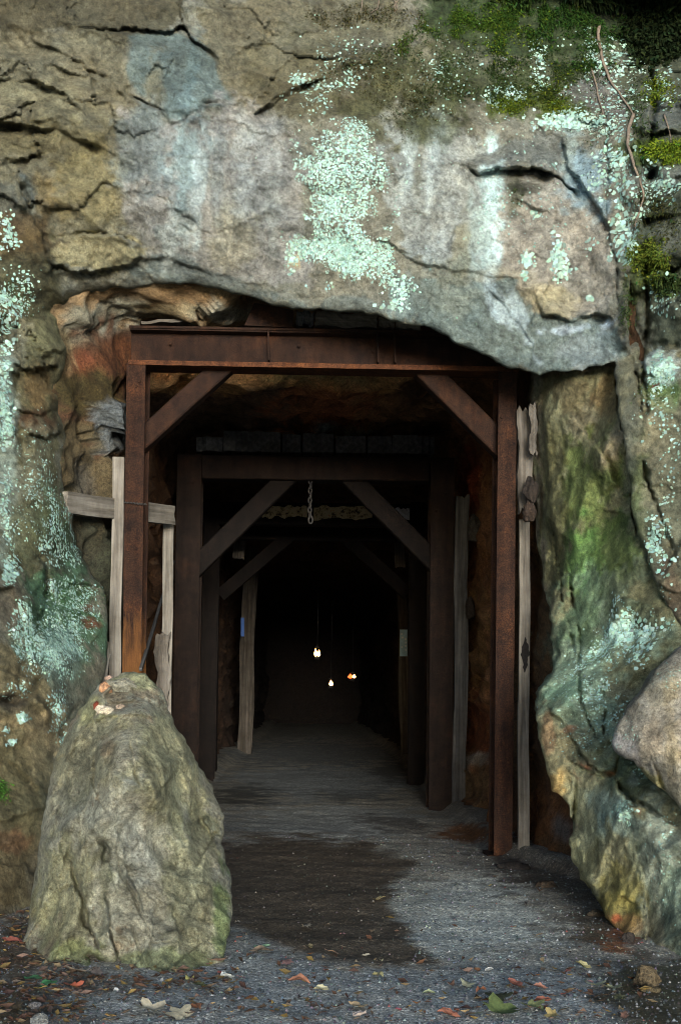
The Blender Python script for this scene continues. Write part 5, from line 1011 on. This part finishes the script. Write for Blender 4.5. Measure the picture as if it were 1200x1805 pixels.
# fallen leaves
LEAFMAT = {}
def leafmat(c):
    if c not in LEAFMAT:
        m, nt, b = nodes_of('leaf'); tc = nd(nt, 'ShaderNodeTexCoord'); n = noise_node(nt, tc.outputs['Object'], 40, 5, .65); l = lin(c); g_ = l.mean(); l = (l * .68 + g_ * .32) * np.array([.82, .86, .84])
        v = ramp(nt, n.outputs[0], [(.3, tuple(l * .45)), (.5, tuple(l)), (.72, tuple(np.minimum(l * 1.4, .9)))]); nt.links.new(v.outputs[0], b.inputs[0]); b.inputs['Roughness'].default_value = .65; b.inputs['Specular IOR Level'].default_value = .25; LEAFMAT[c] = m
    return LEAFMAT[c]
def leaf_verts(kind, r, n=20):
    out = []
    for k in range(n):
        a = 2 * math.pi * k / n
        if kind == 'maple': rad = .55 + .45 * abs(math.cos(2.5 * a)) ** 1.4; rad *= 1 if math.cos(a) > -.8 else .55; x, y = rad * math.cos(a), rad * math.sin(a)
        elif kind == 'oak': rad = 1.0 * (1 + .28 * (1 if k % 2 else -1)); x, y = rad * math.cos(a), .46 * rad * math.sin(a)
        elif kind == 'curl': x, y = math.cos(a), .42 * math.sin(a) * abs(math.sin(a)) ** .6 * (1 + .25 * (k % 2))
        else: x, y = math.cos(a), .56 * math.sin(a) * abs(math.sin(a)) ** .35 * (1 - .25 * math.cos(a))
        out.append((x, y))
    c1, c2, c3 = r.uniform(.1, .5), r.uniform(-.35, .5), r.uniform(0, 6.28)
    def z(x, y): return c1 * y * y + c2 * x * x * .6 + .10 * math.sin(4 * x + c3) + .12 * abs(y) + .05 * math.sin(9 * y + c3)
    if kind == 'curl': z0 = z; z = lambda x, y: z0(x, y) + .8 * abs(y)
    V = [(0, 0, z(0, 0))] + [(x * .55, y * .55, z(x * .55, y * .55)) for x, y in out] + [(x, y, z(x, y)) for x, y in out]
    Fc = [(0, 1 + k, 1 + (k + 1) % n) for k in range(n)] + [(1 + k, 1 + n + k, 1 + n + (k + 1) % n, 1 + (k + 1) % n) for k in range(n)]
    # stalk
    s = len(V); V += [(-.9, -.02, .05), (-.9, .02, .05), (-1.5, .03, .02), (-1.5, -.0, .02)]; Fc.append((s, s + 1, s + 2, s + 3))
    return V, Fc
def leaf(px, py, size, kind, col, label, ang=None, group=None, seed=0, tilt=.25, at=None):
    r = random.Random(seed * 13 + 5); V, Fc = leaf_verts(kind, r); p = at or G(px, py); s = size / 2 / F * p.y * .98
    zmin = min(v[2] for v in V)
    o = link_mesh('leaf', [(x * s, y * s, (z - zmin) * s * .8) for x, y, z in V], Fc, leafmat(col), None, None, True)
    o.location = (p.x, p.y, (floor_h(np.array([p.x]), np.array([p.y]))[0] if at is None else p.z) + .004); o.rotation_euler = (r.uniform(-tilt, tilt), r.uniform(-tilt, tilt), R(ang) if ang is not None else r.uniform(0, 6.28)); o.location.z += s * tilt * .5
    return tag(o, label, 'leaf', group)
BR, OR, RD, TN, YL, GN, YG, PK = (120, 82, 52), (176, 92, 40), (150, 58, 40), (176, 152, 112), (206, 176, 48), (52, 110, 62), (136, 142, 78), (170, 116, 100)
LV = [(58, 1730, 34, 'plain', GN, 'dark green round leaf at the left end of the leaf cluster before the boulder'), (86, 1742, 36, 'plain', (46, 124, 66), 'bright green leaf beside the yellow leaf before the boulder'), (72, 1748, 26, 'plain', YL, 'bright yellow leaf tucked against the green leaf before the boulder'), (98, 1752, 26, 'plain', (190, 166, 96), 'pale yellow-tan leaf right of the green leaf before the boulder'),
 (128, 1748, 44, 'maple', (186, 78, 36), 'orange-red leaf before the dark notch of the boulder'), (138, 1722, 64, 'oak', (190, 164, 138), 'large pale pinkish oak leaf at the dark notch of the boulder'), (170, 1724, 44, 'oak', (116, 98, 88), 'grey-brown leaf in front of the dark boulder notch'), (190, 1796, 34, 'maple', (196, 140, 34), 'golden yellow leaf at the bottom edge below the boulder'), (30, 1780, 46, 'oak', (84, 66, 42), 'dark brown leaf at the lower left corner'), (24, 1648, 32, 'maple', (182, 132, 44), 'amber leaf on the litter left of the boulder'), (20, 1668, 40, 'curl', (132, 60, 46), 'dark red leaf on the litter left of the boulder'), (26, 1626, 30, 'oak', (150, 128, 110), 'pale dead leaf higher on the litter left of the boulder'), (10, 1700, 36, 'oak', (88, 60, 44), 'brown leaf at the left edge below the red leaf'), (60, 1706, 24, 'curl', BR, 'small brown leaf at the left foot of the boulder'),
 (285, 1752, 36, 'curl', (176, 84, 46), 'orange-brown curled leaf in front of the boulder right half'), (282, 1738, 26, 'curl', (206, 196, 184), 'whitish dried leaf right behind the orange-brown curled leaf'), (268, 1790, 70, 'maple', (176, 160, 128), 'big crumpled tan leaf at the bottom edge below the boulder'), (318, 1796, 60, 'maple', (158, 146, 116), 'crumpled tan leaf heap piece right of the big tan leaf'), (345, 1784, 36, 'curl', (160, 92, 44), 'upright orange-brown leaf beside the crumpled tan leaves'), (334, 1734, 30, 'curl', (214, 200, 70), 'bright lemon yellow leaf by the right foot of the boulder'), (350, 1746, 44, 'oak', (104, 104, 50), 'olive green leaf under the lemon yellow leaf'), (386, 1704, 54, 'oak', (170, 122, 92), 'pinkish brown leaf with yellow tip at the boulder right foot'), (384, 1694, 16, 'plain', (214, 180, 50), 'small yellow leaf lying over the pinkish brown leaf'), (388, 1719, 18, 'plain', (206, 84, 56), 'small vivid coral leaf below the pinkish brown leaf'), (400, 1728, 34, 'curl', (200, 200, 192), 'white sliver of leaf below the coral leaf'), (421, 1726, 14, 'plain', PK, 'tiny pink leaf right of the white sliver'),
 (460, 1682, 48, 'plain', (160, 128, 96), 'tan leaf half covered by a green leaf on the gravel'), (462, 1676, 30, 'plain', (110, 150, 110), 'grey-green leaf lying over the tan leaf'), (505, 1706, 50, 'oak', (150, 100, 92), 'dusky pink torn leaf in the middle of the gravel'), (527, 1741, 42, 'curl', (168, 98, 56), 'long rust-coloured leaf on the gravel, centre bottom'), (566, 1752, 30, 'curl', (190, 178, 130), 'cream curled leaf right of the long rust leaf'), (545, 1676, 26, 'curl', (130, 112, 72), 'olive brown leaf at the edge of the wet patch'), (584, 1684, 28, 'plain', (168, 124, 92), 'light brown oval leaf at the edge of the wet patch'), (574, 1715, 12, 'plain', (206, 96, 70), 'tiny coral leaf below the light brown oval leaf'), (421, 1785, 16, 'maple', (192, 122, 36), 'tiny amber leaf low on the gravel left of centre'), (541, 1638, 34, 'oak', (146, 134, 116), 'crumpled grey-tan leaf lying on the wet patch'), (576, 1630, 16, 'plain', (170, 132, 92), 'small tan leaf on the wet patch beside the crumpled one'), (422, 1660, 14, 'plain', (180, 106, 70), 'small orange leaf right of the boulder'), (418, 1628, 14, 'curl', (150, 140, 128), 'small grey curled leaf where the boulder meets the wet patch'),
 (668, 1588, 28, 'plain', (188, 160, 92), 'yellowish tan leaf alone on the wet patch in mid path'), (604, 1650, 14, 'plain', (214, 130, 130), 'tiny rose leaf on the wet patch'), (645, 1690, 16, 'curl', (160, 150, 130), 'small grey leaf standing at the wet patch edge'), (672, 1700, 14, 'curl', (206, 190, 130), 'small cream leaf at the lower edge of the wet patch'), (634, 1714, 18, 'plain', (150, 106, 74), 'small brown leaf below the wet patch'), (666, 1728, 30, 'curl', (168, 158, 96), 'pale yellow-green curled leaf on the gravel'), (628, 1782, 46, 'maple', (206, 164, 104), 'cream and amber leaf near the bottom edge, centre'), (634, 1796, 36, 'curl', (220, 190, 172), 'pale pink leaf just in front of the cream and amber leaf'), (702, 1785, 14, 'plain', (160, 62, 72), 'tiny crimson leaf near the bottom edge'), (795, 1742, 28, 'curl', (138, 92, 66), 'brown curled leaf right of the path middle'), (822, 1744, 30, 'maple', (150, 146, 110), 'grey-green leaf beside the brown curled leaf'), (848, 1758, 28, 'curl', (192, 104, 44), 'orange curled leaf beside the grey-green leaf'), (790, 1795, 44, 'curl', (166, 90, 60), 'rust leaf lying at the bottom edge right of centre'), (806, 1786, 22, 'plain', (184, 96, 54), 'upright orange leaf on the rust leaf'), (756, 1756, 26, 'curl', (160, 166, 110), 'thin pale green leaf on the gravel'),
 (880, 1798, 86, 'maple', (92, 108, 44), 'large dark green maple leaf at the bottom edge'), (878, 1768, 56, 'maple', (58, 62, 36), 'very dark leaf behind the large green maple leaf'), (936, 1786, 56, 'maple', (124, 130, 68), 'yellow-green maple leaf right of the large green one'), (956, 1777, 34, 'curl', (150, 76, 44), 'red-brown curled leaf lying over the yellow-green maple leaf'), (906, 1744, 42, 'curl', (160, 84, 60), 'long red-brown leaf right of the large green maple leaf'), (952, 1750, 30, 'curl', (176, 104, 72), 'copper curled leaf pointing upright'), (993, 1762, 20, 'plain', (180, 84, 52), 'small orange-red leaf on the lower right gravel'), (1027, 1709, 34, 'curl', (172, 158, 92), 'yellowish twisted leaf on the right gravel'), (1001, 1716, 16, 'curl', (140, 74, 64), 'small dark red leaf left of the twisted leaf'), (1052, 1744, 40, 'maple', (172, 166, 120), 'cream leaf in the clump at lower right'), (1080, 1750, 44, 'maple', (160, 156, 106), 'pale leaf on the right of the lower right clump'), (1092, 1770, 40, 'oak', (92, 92, 56), 'olive leaf in front of the lower right clump'), (1065, 1765, 40, 'oak', (110, 84, 56), 'brown leaf under the lower right clump'), (975, 1799, 40, 'maple', (168, 140, 60), 'yellow leaf cut by the bottom edge at right'), (1100, 1800, 30, 'oak', (120, 78, 60), 'reddish brown leaf at the bottom right'),
 (950, 1652, 26, 'plain', (128, 106, 80), 'flat tan leaf on the gravel before the front right post'), (950, 1577, 24, 'curl', (110, 76, 56), 'brown leaf near the right post base'), (864, 1565, 12, 'plain', (176, 150, 70), 'tiny yellow leaf left of the right post base'), (928, 1598, 18, 'curl', (74, 58, 60), 'small dark leaf in the dirt before the right post'), (862, 1716, 18, 'curl', (190, 184, 176), 'small white leaf sliver on the right gravel'), (1040, 1735, 14, 'plain', (170, 112, 100), 'small pink leaf near the lower right clump')]
for i, (x, y, s, k, c, lab) in enumerate(LV): leaf(x, y, s, k, c, lab, seed=i + 1)
leaf(1120, 968, 26, 'oak', (160, 104, 80), 'brown leaf caught on the rock at the upper part of the right edge', seed=90, at=surf(1156, 683, .015))
# leaf scraps
def litter():
    rs = np.random.RandomState(9); n = 1900; V = []; Fc = []; C = []
    pal = [lin(c) for c in (BR, (112, 80, 58), TN, (130, 104, 88), (96, 64, 44), (140, 116, 60), (120, 104, 86), (84, 66, 48))]
    while len(V) < n * 5:
        if rs.rand() < .42: x, y = rs.uniform(-20, 150), rs.uniform(1610, 1805)
        elif rs.rand() < .4: x, y = rs.uniform(60, 420), rs.normal(1735, 16)
        else: x, y = rs.uniform(100, 1150), 1805 - abs(rs.normal(0, 70))
        p = G(x, y); X, Y = p.x, p.y; z = floor_h(np.array([X]), np.array([Y]))[0] + .004; s = .004 + .026 * rs.rand() ** 1.6; a = rs.rand() * 6.3; b = len(V)
        for dx, dy in ((-1, 0), (0, -.4), (1, 0), (0, .4)): V.append((X + s * (dx * math.cos(a) - dy * math.sin(a)), Y + s * (dx * math.sin(a) + dy * math.cos(a)), z + rs.rand() * s * .8))
        V.append((X, Y, z + s * .2)); c = pal[rs.randint(len(pal))] * rs.uniform(.25, .75); C += [c] * 5
        Fc += [(b, b + 1, b + 4), (b + 1, b + 2, b + 4), (b + 2, b + 3, b + 4), (b + 3, b, b + 4)]
    tag(link_mesh('leaf_litter', V, Fc, M['pebble'], None, np.clip(np.array(C), .01, .8), False), 'scraps of dead leaf scattered over the gravel', None, None, 'stuff')
litter()
